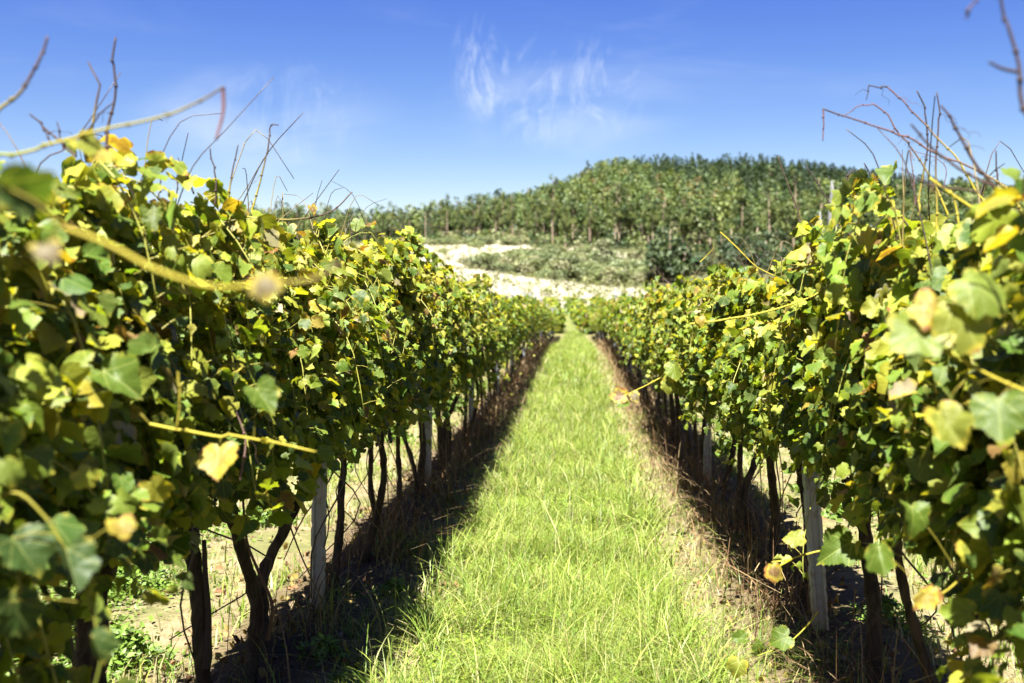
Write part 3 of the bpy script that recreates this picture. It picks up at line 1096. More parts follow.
# right side, against the sky
SK = (YEL, BRN * 1.3, RED * .7)
cane([(1040, 246), (1012, 197), (998, 182), (970, 166), (930, 148), (912, 138), (898, 134), (870, 125), (842, 116), (823, 109)], 3.1, .0026, (YEL, BRN * 2, RED, DK))
cane([(823, 109), (824, 124), (823, 141)], 3.1, .0018, (RED, RED))
cane([(1004, 240), (996, 215), (975, 190), (957, 158), (935, 134), (916, 115), (903, 99), (888, 87)], 3.2, .0026, (YEL, YEL, BRN * 2, RED))
cane([(888, 87), (869, 85)], 3.2, .002, (DK, DK))
cane([(869, 85), (866, 100)], 3.2, .0014, (DK, DK))
cane([(948, 215), (938, 190), (928, 172), (913, 150), (898, 134), (887, 115), (873, 104)], 3.3, .0025, (YEL, BRN * 1.6, RED))
cane([(873, 104), (857, 108), (842, 117)], 3.3, .0014, (RED, RED))
cane([(919, 215), (921, 195), (926, 170), (928, 143), (925, 112), (917, 91)], 3.4, .0028, (YEL, DK, DK))
cane([(937, 240), (936, 200), (935, 160), (938, 120), (936, 92)], 3.4, .0028, (YEL, BRN, DK))
cane([(996, 190), (975, 163), (961, 134), (950, 117), (941, 105)], 2.3, .003, (BRN, DK))
cane([(990, 185), (957, 166), (925, 139), (911, 124)], 2.2, .0026, (BRN, DK))
cane([(980, 192), (930, 182), (900, 168)], 2.2, .002, (BRN, DK))
cane([(1032, 130), (1022, 98), (1018, 66), (1008, 24), (1000, -8)], 1.7, .003, (BRN, DK))
cane([(1018, 72), (1003, 68), (989, 62)], 1.7, .0028, (DK, DK), nodes=False)
cane([(966, 18), (972, 8), (980, -6)], 1.6, .0018, (BRN, BRN))
cane([(997, 200), (997, 176), (996, 150)], 3.3, .0026, (BRN, DK))
cane([(915, 205), (914, 180), (910, 152)], 3.6, .0018, (BRN * 2, RED))
cane([(944, 190), (943, 165), (909, 150)], 3.8, .0012, (RED, RED))
cane([(850, 236), (838, 214), (822, 190), (806, 166)], 4.0, .0026, (BRN, DK))
cane([(908, 226), (895, 208), (880, 190), (873, 178), (864, 163)], 3.9, .0028, (BRN, DK))
cane([(834, 226), (838, 200), (844, 180), (852, 171), (862, 174)], 4.1, .0022, (YEL, BRN, DK))
cane([(808, 248), (806, 235), (797, 208), (786, 180), (778, 156)], 4.6, .0026, (YEL, BRN, BRN))
cane([(800, 225), (798, 214), (800, 202)], 4.6, .0018, (BRN, BRN))
cane([(1034, 246), (1010, 232), (985, 214), (955, 196), (930, 178)], 2.5, .0036, (YEL, YEL * 1.1, YEL))
cane([(960, 230), (955, 205), (950, 190)], 3.0, .0024, (YEL, YEL))
cane([(690, 324), (750, 316), (800, 301), (832, 284)], 3.9, .0028, (YEL, YEL), lv=[(700, 322, 14, 10, 'o')])
cane([(720, 232), (736, 246), (756, 266), (775, 276)], 5.0, .0026, (YEL, YEL))
cane([(745, 270), (738, 250), (748, 236)], 5.6, .0018, (BRN, BRN))
cane([(700, 262), (712, 250), (716, 240)], 6.2, .002, (YEL, BRN))
# right, leaves thrust out of the hedge
cane([(660, 378), (645, 386), (632, 392), (616, 401)], 7.6, .0035, (YEL, YEL), lv=[(618, 396, 22, -90, 'b'), (622, 404, 17, -20, 'g'), (634, 398, 14, 20, 'p'), (672, 372, 24, -10, 'l'), (668, 386, 20, 10, 'y')], label='yellow shoot with one dry leaf reaching over the lane')
cane([(842, 548), (815, 553), (790, 560), (772, 562)], 3.6, .0026, (YEL, YEL), lv=[(773, 572, 24, 10, 'b'), (838, 552, 50, -50, 'g'), (794, 540, 26, -70, 'y')])
cane([(818, 612), (802, 632), (782, 647), (757, 656)], 4.2, .0024, (YEL, GREENC * 1.4), lv=[(780, 640, 28, -60, 'g'), (740, 640, 20, -80, 'g'), (738, 668, 24, -10, 'y'), (760, 648, 20, 40, 'g')], label='low shoot with small green leaves trailing over the ground')
cane([(1040, 398), (990, 376), (945, 352), (905, 335)], 1.9, .0026, (YEL, YEL), lv=[(955, 330, 80, 10, 'y'), (915, 342, 70, -40, 'l'), (975, 300, 72, 30, 'l'), (925, 312, 60, -30, 'o'), (1000, 420, 70, 10, 'g'), (945, 430, 62, 25, 'y')], label='near yellow shoot with broad yellowing leaves')
cane([(1030, 520), (985, 560), (950, 590), (930, 600)], 2.4, .0022, (YEL * .7, YEL), lv=[(968, 560, 52, 0, 'y'), (925, 600, 40, -30, 'o'), (880, 560, 46, 10, 'g'), (1000, 545, 50, 20, 'l'), (905, 520, 50, -20, 'g')])


# ------------------------------------------------------------------ grass, weeds, litter
def blades(buf, X, Y, h, w, lean, tint, segs=3, rg=rng):
    """Bent tapering blades rooted at X, Y."""
    N = len(X)
    Z = G(X, Y) - 0.005
    a = rg.random(N) * 2 * math.pi
    d = np.stack([np.cos(a), np.sin(a)], 1)
    fa = a + rg.normal(math.pi / 2, .5, N)
    wd = np.stack([np.cos(fa), np.sin(fa)], 1)
    t = np.linspace(0, 1, segs + 1)
    out = (lean * h)[:, None] * t[None] ** 2.0
    up = h[:, None] * (t[None] - 0.32 * np.minimum(lean, 1.6)[:, None] * t[None] ** 2.4)
    ww = w[:, None] * (1 - 0.92 * t[None] ** 1.6) * .5
    C = np.stack([X[:, None] + out * d[:, :1], Y[:, None] + out * d[:, 1:], Z[:, None] + up], -1)
    S = np.stack([ww * wd[:, :1], ww * wd[:, 1:], np.zeros_like(ww)], -1)
    V = np.stack([C - S, C + S], 2).reshape(N, -1, 3)
    K = 2 * (segs + 1)
    f = np.array([(2 * i, 2 * i + 1, 2 * i + 3, 2 * i + 2) for i in range(segs)])
    F = (f[None] + (np.arange(N) * K)[:, None, None]).reshape(-1, 4)
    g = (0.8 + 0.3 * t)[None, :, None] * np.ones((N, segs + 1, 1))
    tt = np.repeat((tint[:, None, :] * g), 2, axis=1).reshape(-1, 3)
    buf.add(V.reshape(-1, 3), F, tt)


def grass_tints(N, rg, dry=0.1):
    pal = np.array([(0.165, 0.27, 0.035), (0.25, 0.345, 0.050), (0.345, 0.41, 0.075), (0.44, 0.45, 0.14), (0.50, 0.44, 0.22)])
    u = rg.random(N)
    cum = np.array([.25, .6, .9 - dry * .6, 1 - dry * .6])
    k = (u[:, None] > cum[None]).sum(1)
    return pal[k] * rg.uniform(.8, 1.2, (N, 1))


def lane_x(Y, n, rg):
    """Across the green lane: thick in the middle, ragged at both edges."""
    lo = -0.64 + 0.10 * np.sin(3.1 * Y) + 0.06 * np.sin(7.3 * Y)
    hi = 0.46 + 0.09 * np.sin(2.3 * Y + 1) + 0.07 * np.sin(6.1 * Y)
    c = (lo + hi) / 2
    return c + (hi - lo) / 2 * np.clip(rg.uniform(-1, 1, n) + rg.normal(0, .1, n), -1.5, 1.5)


def build_grass():
    rg = np.random.default_rng(21)
    b = Buf()
    for y0, y1, dens, hh, ww, segs in ((3.6, 6, 5200, .15, .0042, 3), (6, 10, 3300, .15, .0055, 3), (10, 20, 1500, .15, .009, 2), (20, 70, 420, .16, .02, 2)):
        n = int((y1 - y0) * 1.35 * dens)
        Y = rg.uniform(y0, y1, n)
        X = lane_x(Y, n, rg)
        patch = 0.5 + 0.5 * np.sin(2.3 * X + 1.7 * np.sin(1.9 * Y)) * np.sin(2.9 * Y + X)
        h = hh * rg.gamma(5, .2, n) * (0.4 + 0.9 * patch)
        gt = grass_tints(n, rg, .1) * (0.72 + 0.42 * (0.5 + 0.5 * np.sin(3.7 * X + 2 * np.sin(2.3 * Y)) * np.sin(1.3 * Y + 2 * X)))[:, None]
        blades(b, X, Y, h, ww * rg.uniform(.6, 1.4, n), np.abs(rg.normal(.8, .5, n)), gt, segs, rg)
    # taller tufts with arching blades
    for k in range(620):
        y = 3.6 + 40 * rg.random() ** 1.9
        edge = rg.random()
        x = (-0.72 + rg.normal(0, .07)) if edge < .25 else (0.52 + rg.normal(0, .07)) if edge < .4 else rg.uniform(-.7, .55)
        n = int(rg.integers(9, 26))
        X = x + rg.normal(0, .035, n)
        Y = y + rg.normal(0, .035, n)
        h = rg.uniform(.15, .36, n)
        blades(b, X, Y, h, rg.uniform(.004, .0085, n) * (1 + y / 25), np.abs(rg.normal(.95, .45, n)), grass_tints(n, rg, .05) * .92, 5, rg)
    # straw coloured flower stalks
    n = 380
    Y = 3.6 + 25 * rg.random(n) ** 1.6
    X = lane_x(Y, n, rg)
    blades(b, X, Y, rg.uniform(.2, .42, n), rg.uniform(.002, .004, n) * (1 + Y / 18), np.abs(rg.normal(.35, .25, n)), np.tile((0.40, 0.34, 0.16), (n, 1)) * rg.uniform(.7, 1.1, (n, 1)), 4, rg)
    tag(link('lane_grass', b.mesh('lane grass', M_GRASS)), 'bright green grass strip running down the lane between the vines', kind='stuff')

    # thin sward beyond the rows on both sides and between the outer rows
    b = Buf()
    n = 60000
    Y = 2.5 + 36 * rg.random(n) ** 1.5
    sd = rg.random(n) < .5
    X = np.where(sd, rg.uniform(-3.5, -1.65, n), rg.uniform(1.5, 3.4, n))
    keep = (np.sin(X * 3.1 + Y) * np.sin(Y * 1.7 - X * 2) + rg.normal(0, .35, n)) > .05
    X, Y = X[keep], Y[keep]
    n = len(X)
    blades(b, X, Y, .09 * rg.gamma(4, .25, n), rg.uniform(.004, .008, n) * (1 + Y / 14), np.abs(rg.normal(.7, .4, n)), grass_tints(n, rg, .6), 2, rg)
    n = 9000
    Y = 3.6 + 30 * rg.random(n) ** 1.5
    X = np.where(rg.random(n) < .5, rg.normal(-.82, .12, n), rg.normal(.72, .14, n))
    blades(b, X, Y, .08 * rg.gamma(4, .25, n), rg.uniform(.003, .006, n) * (1 + Y / 14), np.abs(rg.normal(.8, .4, n)), grass_tints(n, rg, .9), 2, rg)
    n = 9000
    Y = 3.4 + 14 * rg.random(n) ** 1.5
    X = np.where(rg.random(n) < .6, rg.normal(-1.05, .2, n), rg.normal(1.0, .16, n))
    keep = np.sin(Y * 3.3 + X * 4) + rg.normal(0, .6, n) > 0
    X, Y = X[keep], Y[keep]
    n = len(X)
    blades(b, X, Y, .12 * rg.gamma(4, .25, n), rg.uniform(.003, .007, n), np.abs(rg.normal(.9, .5, n)), grass_tints(n, rg, .15) * .85, 4, rg)
    tag(link('sparse_grass', b.mesh('sparse grass', M_GRASS)), 'thin patchy grass on the pale soil beside the vine rows', kind='stuff')


build_grass()

WEED_T = np.array([(0, 0), (.22, .3), (.25, .62), (0, 1), (-.25, .62), (-.22, .3)])
WEED_F = np.array([(0, 1, 2, 3), (0, 3, 4, 5)])


def small_leaves(buf, P, s, tint, rg, flat=0.5):
    N = len(P)
    nr = unit(np.stack([rg.normal(0, flat, N), rg.normal(0, flat, N), np.ones(N)], 1))
    a = rg.random(N) * 6.283
    tp = np.stack([np.cos(a), np.sin(a), rg.normal(0, .3, N)], 1)
    Z = nr
    Y = unit(tp - (tp * Z).sum(1, keepdims=True) * Z)
    X = np.cross(Y, Z)
    x, y = WEED_T[:, 0][None], WEED_T[:, 1][None]
    z = .25 * np.abs(x) - rg.uniform(0, .4, (N, 1)) * y ** 2 * .5
    V = P[:, None] + s[:, None, None] * (x[..., None] * X[:, None] + y[..., None] * Y[:, None] + z[..., None] * Z[:, None])
    F = (WEED_F[None] + (np.arange(N) * 6)[:, None, None]).reshape(-1, 4)
    buf.add(V.reshape(-1, 3), F, np.repeat(tint, 6, 0))


def build_weeds():
    rg = np.random.default_rng(31)
    b = Buf()
    # low clover and bindweed in the near lane
    n = 26000
    Y = 3.6 + 6 * rg.random(n) ** 1.4
    X = lane_x(Y, n, rg)
    keep = np.sin(X * 4 + 2 * np.sin(Y * 1.6)) * np.sin(Y * 2.2) + rg.normal(0, .4, n) > -.35
    X, Y = X[keep], Y[keep]
    n = len(X)
    P = np.stack([X, Y, G(X, Y) + rg.uniform(.01, .10, n)], 1)
    c = np.array([(0.20, 0.32, 0.035)]) * rg.uniform(.7, 1.5, (n, 1)) + rg.uniform(0, .06, (n, 1)) * np.array([(1, .8, 0)])
    small_leaves(b, P, rg.uniform(.012, .028, n), c, rg)
    # bushy clumps in the neighbouring lanes and under the rows
    spots = [(-2.0, 3.5, .5, .4), (-2.25, 4.2, .45, .35), (-2.5, 5.2, .5, .3), (-2.0, 5.0, .28, .2), (-2.6, 6.4, .5, .3), (-2.9, 7.8, .5, .35), (-2.4, 8.6, .3, .2),
             (2.0, 3.6, .3, .25), (1.55, 4.0, .14, .16), (2.2, 4.6, .3, .22), (2.4, 6.4, .4, .25), (2.7, 8.4, .4, .25), (-1.75, 2.9, .3, .3), (-2.9, 4.6, .4, .5), (-3.0, 3.6, .5, .5),
             (-1.1, 5.0, .14, .10), (-1.0, 6.2, .16, .12), (-1.15, 7.4, .2, .12), (-.95, 4.55, .12, .1), (1.05, 7.6, .1, .1), (1.55, 5.7, .2, .12)]
    for y in np.arange(9, 36, 1.3):
        spots.append((-rg.uniform(1.7, 3.3), y, .3, .2))
        spots.append((rg.uniform(1.6, 3.1), y, .3, .2))
    for (x, y, r, h) in spots:
        n = int(5200 * r * r / .25 * .5) if y < 9 else 260
        a = rg.random(n) * 6.283
        q = np.abs(rg.normal(0, .55, n)) * r
        X = x + q * np.cos(a)
        Y = y + q * np.sin(a)
        hz = h * np.exp(-(q / r) ** 2 * 1.6) * (0.6 + .4 * np.sin(9 * X) * np.sin(8 * Y))
        P = np.stack([X, Y, G(X, Y) + np.clip(hz, .01, 1) * rg.random(n) ** .6 + .01], 1)
        c = np.array([(0.15, 0.25, 0.035)]) * rg.uniform(.5, 1.5, (n, 1))
        small_leaves(b, P, rg.uniform(.02, .05, n) * (1.0 if y < 9 else 2.0), c, rg, .7)
    tag(link('weeds', b.mesh('weeds', M_WEED)), 'low bright green broad-leaved weeds on the vineyard floor', kind='stuff')

    # dead weeds along the foot of both rows
    b = Buf()
    for x, xs in ((XL, 1), (XR, -1)):
        n = 9000
        Y = 2.8 + 42 * rg.random(n) ** 1.7
        X = x + xs * np.clip(rg.normal(.12, .14, n), -.35, .5)
        dens = np.clip(np.sin(Y * 2.3 + x) * np.sin(Y * 5.1 + X * 3) * 1.2 + .25, 0, 1)
        keep = (rg.random(n) < .12 + .88 * dens) & ((Y > 6.2) | (rg.random(n) < (.16 if x < 0 else .5)))
        X, Y = X[keep], Y[keep]
        n = len(X)
        keep = np.ones(n, bool)
        c = np.where(rg.random((n, 1)) < .55, np.array([(0.18, 0.105, 0.052)]), np.array([(0.32, 0.235, 0.12)])) * rg.uniform(.6, 1.3, (n, 1))
        blades(b, X, Y, rg.gamma(5, .06, n), rg.uniform(.0025, .006, n) * (1 + Y / 12), np.abs(rg.normal(.9, .6, n)), c, 4, rg)
    tag(link('dry_weeds', b.mesh('dry weeds', M_DRY)), 'reddish brown dead weeds along the foot of both vine rows', kind='stuff')

    b = Buf()
    n = 5000
    Y = 2.5 + 26 * rg.random(n) ** 1.5
    X = np.where(rg.random(n) < .5, rg.normal(XL, .42, n), rg.normal(XR, .42, n))
    P = np.stack([X, Y, G(X, Y) + rg.uniform(.006, .03, n)], 1)
    pal = np.array([(0.26, 0.15, 0.07), (0.36, 0.27, 0.16), (0.15, 0.08, 0.04), (0.40, 0.30, 0.09)])
    c = pal[rg.integers(0, 4, n)] * rg.uniform(.7, 1.2, (n, 1))
    leaves(b, P, np.stack([rg.normal(0, .5, n), rg.normal(0, .5, n), np.ones(n)], 1), rg.normal(0, 1, (n, 3)), rg.uniform(.02, .05, n),
           np.concatenate([c, np.full((n, 1), .9)], 1), False, 2.2, rg=rg)
    tag(link('fallen_leaves', b.mesh('fallen leaves', M_DRY)), 'curled brown fallen vine leaves scattered under the rows', kind='stuff')


build_weeds()


# ------------------------------------------------------------------ far vineyard rows on the slope
def far_rows():
    rg = np.random.default_rng(41)
    for i in range(-7, 9):
        b = Buf()
        x0 = -1.15 + 1.9 * i
        y0, y1 = 69 + rg.uniform(-1, 1), 93
        n = 3400
        Y = rg.uniform(y0, y1, n)
        X = x0 - (Y - y0) * 0.045 + rg.normal(0, .2, n)
        Z = H(X, Y) + rg.uniform(.3, 1.25, n)
        P = np.stack([X, Y, Z], 1)
        tn = leaf_tints(n, np.clip((Z - H(X, Y) - .5), 0, .8), rg)  # tint brightens with height, sunlight on the row tops put into the colour
        leaves(b, P, np.stack([rg.normal(0, .7, n), rg.normal(-.2, .5, n), rg.uniform(.2, 1, n)], 1), rg.normal(0, 1, (n, 3)), rg.uniform(.22, .36, n), tn, False, 1, rg=rg)
        o = link('vine_row', b.mesh('vine row', M_LEAFFAR))
        tag(o, 'far hedge of vines on the slope beyond the lane, below the pale field', 'vine row', 'far vine rows on the slope')
    for side, xr in (('left', -6.36), ('right', 6.19)):
        b = Buf()
        n = 15000
        Y = rg.uniform(1.5, 66, n)
        X = xr + rg.normal(0, .2, n)
        Z = H(X, Y) + rg.uniform(.75, 1.95, n)
        tn = leaf_tints(n, .4, rg)
        leaves(b, np.stack([X, Y, Z], 1), np.stack([rg.normal(0, .9, n), rg.normal(0, .5, n), rg.uniform(.2, 1, n)], 1), rg.normal(0, 1, (n, 3)), rg.uniform(.12, .2, n), tn, False, 1, rg=rg)
        o = link('vine_row', b.mesh('vine row', M_LEAFFAR))
        tag(o, 'hedge of vines in the third row %s of the grass lane' % side, 'vine row')
    for side, xr in (('left', ROWS[2]), ('right', ROWS[3])):
        b = Buf()
        n = 6000
        Y = rg.uniform(37.6, 66, n)
        X = xr + rg.normal(0, .2, n)
        Z = H(X, Y) + rg.uniform(.75, 1.95, n)
        leaves(b, np.stack([X, Y, Z], 1), np.stack([rg.normal(0, .9, n), rg.normal(0, .5, n), rg.uniform(.2, 1, n)], 1), rg.normal(0, 1, (n, 3)), rg.uniform(.14, .22, n), leaf_tints(n, .4, rg), False, 1, rg=rg)
        o = link('vine_row', b.mesh('vine row', M_LEAFFAR))
        tag(o, 'far end of the second vine row %s of the grass lane' % side, 'vine row')


far_rows()


# ------------------------------------------------------------------ pale field, scrub and wood
def pale_field():
    rg = np.random.default_rng(51)
    n = 80000
    Y = rg.uniform(95, 330, n)
    X = (rg.uniform(180, 700, n) - VPX) / FPX * Y
    Z = H(X, Y)
    px, py = pix(X, Y, Z)
    ok = inside(px, py, PALE) & ~inside(px, py, SCRUB) & (Y < edge_Y(X) - 4)
    X, Y, Z = X[ok], Y[ok], Z[ok]
    n = len(X)
    b = Buf()
    per = 4
    Xr = np.repeat(X, per) + rg.normal(0, .12, n * per)
    Yr = np.repeat(Y, per) + rg.normal(0, .12, n * per)
    c = np.array([(0.78, 0.73, 0.60)]) * rg.uniform(.75, 1.15, (n * per, 1))
    blades(b, Xr, Yr, rg.uniform(.25, .65, n * per), rg.uniform(.04, .10, n * per), np.abs(rg.normal(.4, .3, n * per)), c, 2, rg)
    tag(link('dry_grass', b.mesh('dry grass', M_DRY)), 'bleached straw coloured dry grass on the field below the wood', kind='stuff')
    b = Buf()
    k = rg.random(n) < .03
    X, Y = X[k], Y[k]
    n = len(X)
    per = 16
    Xr = np.repeat(X, per) + rg.normal(0, .25, n * per)
    Yr = np.repeat(Y, per) + rg.normal(0, .25, n * per)
    P = np.stack([Xr, Yr, H(Xr, Yr) + rg.uniform(.1, 1.0, n * per)], 1)
    small_leaves(b, P, rg.uniform(.25, .45, n * per), np.array([(0.16, 0.18, 0.06)]) * rg.uniform(.7, 1.5, (n * per, 1)), rg, .8)
    tag(link('field_weeds', b.mesh('field weeds', M_WEED)), 'small grey-green plants dotted over the bleached field', kind='stuff')


pale_field()


def clump_mesh(name, seed, clumps, per, size, pal, squash=1.0, mats=None):
    """Leaf sprays gathered in clumps; clumps: list of (centre, radius)."""
    rg = np.random.default_rng(seed)
    b = Buf()
    for (c, r) in clumps:
        k = max(10, int(per * r * r))
        d = unit(rg.normal(0, 1, (k, 3)))
        P = np.asarray(c) + d * r * rg.uniform(.35, 1.05, (k, 1)) ** .6 * np.array([1, 1, squash])
        base = np.asarray(pal[int(rg.integers(len(pal)))]) * rg.uniform(.8, 1.2)
        t = base[None] * rg.uniform(.65, 1.4, (k, 1))
        nr = unit(d + rg.normal(0, .6, (k, 3)) + np.array([0, 0, .35]))
        tp = rg.normal(0, 1, (k, 3)) + np.array([0, 0, -.6])
        Y_ = unit(tp - (tp * nr).sum(1, keepdims=True) * nr)
        X_ = np.cross(Y_, nr)
        s = size * rg.uniform(.6, 1.4, k)
        x, y = WEED_T[:, 0][None] * 1.5, WEED_T[:, 1][None]
        V = P[:, None] + s[:, None, None] * (x[..., None] * X_[:, None] + (y[..., None] - .5) * Y_[:, None] + .3 * np.abs(x)[..., None] * nr[:, None])
        F = (WEED_F[None] + (np.arange(k) * 6)[:, None, None]).reshape(-1, 4)
        b.add(V.reshape(-1, 3), F, np.repeat(t, 6, 0))
    return b.mesh(name, mats or M_CROWN)


EUC = [(0.085, 0.130, 0.036), (0.115, 0.155, 0.042), (0.065, 0.105, 0.036), (0.14, 0.175, 0.046)]
PINE = [(0.032, 0.060, 0.023), (0.042, 0.072, 0.027), (0.052, 0.080, 0.03)]
OLIVE = [(0.21, 0.23, 0.10), (0.16, 0.20, 0.07), (0.26, 0.26, 0.14)]


def tall_tree(seed):
    """Tall bare trunk, airy crown of uneven clumps."""
    rg = np.random.default_rng(seed)
    h = rg.uniform(11.5, 18)
    tb = Buf()
    c = [(0, 0, -.5), (rg.normal(0, .15), rg.normal(0, .15), h * .35), (rg.normal(0, .3), rg.normal(0, .3), h * .7), (rg.normal(0, .4), rg.normal(0, .4), h * .95)]
    p = spline(c, 14)
    tube(tb, p, np.linspace(.24, .05, 14), (1, 1, 1), 6, rg=rg)
    cl = []
    for i in range(20):
        f = rg.uniform(.38, 1.0)
        q = p[int(f * 13)]
        w = (1 - ((f - .66) / .42) ** 2) * 1.7 + .2
        a = rg.random() * 6.283
        rr = w * math.sqrt(rg.random())
        cc = q + np.array([rr * math.cos(a), rr * math.sin(a), rg.normal(0, .4)])
        cl.append((cc, rg.uniform(.55, 1.15) * (1.1 - .35 * f)))
        if i % 2:
            tube(tb, [q - (0, 0, .8), (q + cc) / 2 - (0, 0, .2), cc], [.07, .05, .02], (1, 1, 1), 4, rg=rg)
    return tb.mesh('tree trunk', M_TRUNK), clump_mesh('tree crown', seed + 1, cl, 120, .36, EUC, 1.25)


def pine_tree(seed):
    """Dark conifer: tiers of drooping clumps narrowing to a tip."""
    rg = np.random.default_rng(seed)
    h = rg.uniform(12, 16)
    tb = Buf()
    tube(tb, [(0, 0, -.5), (.1, 0, h * .5), (0, 0, h)], [.26, .16, .03], (.7, .6, .5), 6, rg=rg)
    cl = []
    for i in range(26):
        f = rg.uniform(.2, 1)
        w = 2.5 * (1 - f) ** .75 + .15
        a = rg.random() * 6.283
        rr = w * math.sqrt(rg.uniform(.1, 1))
        cl.append((np.array([rr * math.cos(a), rr * math.sin(a), f * h + rg.normal(0, .2) - .2 * rr]), rg.uniform(.5, .95) * (1.15 - .6 * f)))
        if i % 3 == 0:
            tube(tb, [(0, 0, f * h), tuple(cl[-1][0])], [.06, .02], (1, 1, 1), 4, rg=rg)
    return tb.mesh('tree trunk', M_TRUNK), clump_mesh('tree crown', seed + 1, cl, 90, .4, PINE, .7)


def round_tree(seed, h, pal, cz=.56):
    rg = np.random.default_rng(seed)
    tb = Buf()
    tube(tb, spline([(0, 0, -.4), (rg.normal(0, .1), 0, h * .3), (rg.normal(0, .3), rg.normal(0, .3), h * .75)], 8), np.linspace(.2, .06, 8), (1, 1, 1), 6, rg=rg)
    cl = []
    for i in range(24):
        d = unit(rg.normal(0, 1, 3))
        f = rg.uniform(.3, 1)
        cc = np.array([d[0] * h * .32 * f, d[1] * h * .32 * f, h * (cz + .34 * d[2] * f)])
        cl.append((cc, rg.uniform(.10, .17) * h))
        if i % 3 == 0:
            tube(tb, [(0, 0, h * .3), (cc[0] * .5, cc[1] * .5, h * .3 + (cc[2] - h * .3) * .6), tuple(cc)], [.08, .05, .02], (1, 1, 1), 4, rg=rg)
    return tb.mesh('tree trunk', M_TRUNK), clump_mesh('tree crown', seed + 1, cl, 46, .42, pal, .9)


def place_tree(kind, meshes, x, y, s, rot, label, group):
    t = bpy.data.objects.new(kind, None)
    COL.objects.link(t)
    t.location = (x, y, float(H(x, y)))
    t.rotation_euler = (0, 0, rot)
    t.scale = (s, s, s * rng.uniform(.9, 1.12))
    tag(t, label, 'tree', group)
    link('trunk', meshes[0], t)
    link('crown', meshes[1], t)
    return t


TALL = [tall_tree(600 + 3 * i) for i in range(7)]
PINES = [pine_tree(700 + 3 * i) for i in range(4)]
DARK = [round_tree(760 + 3 * i, 7.0, [(0.04, 0.072, 0.03), (0.06, 0.09, 0.035), (0.09, 0.12, 0.045)], .40) for i in range(3)]
ROUND = [round_tree(800 + 3 * i, 12.0, EUC) for i in range(3)]


def is_pine(X, Y):
    """Conifers stand on the upper slope to the right and along the skyline to the left."""
    px = VPX + FPX * X / Y
    py = VPY - FPX * (H(X, Y) - EYE) / Y
    lim = np.interp(px, [430, 560, 620, 700, 800, 1000, 1100], [0, 0, 178, 212, 225, 225, 235])
    return py < lim + 7 * np.sin(px * .05)


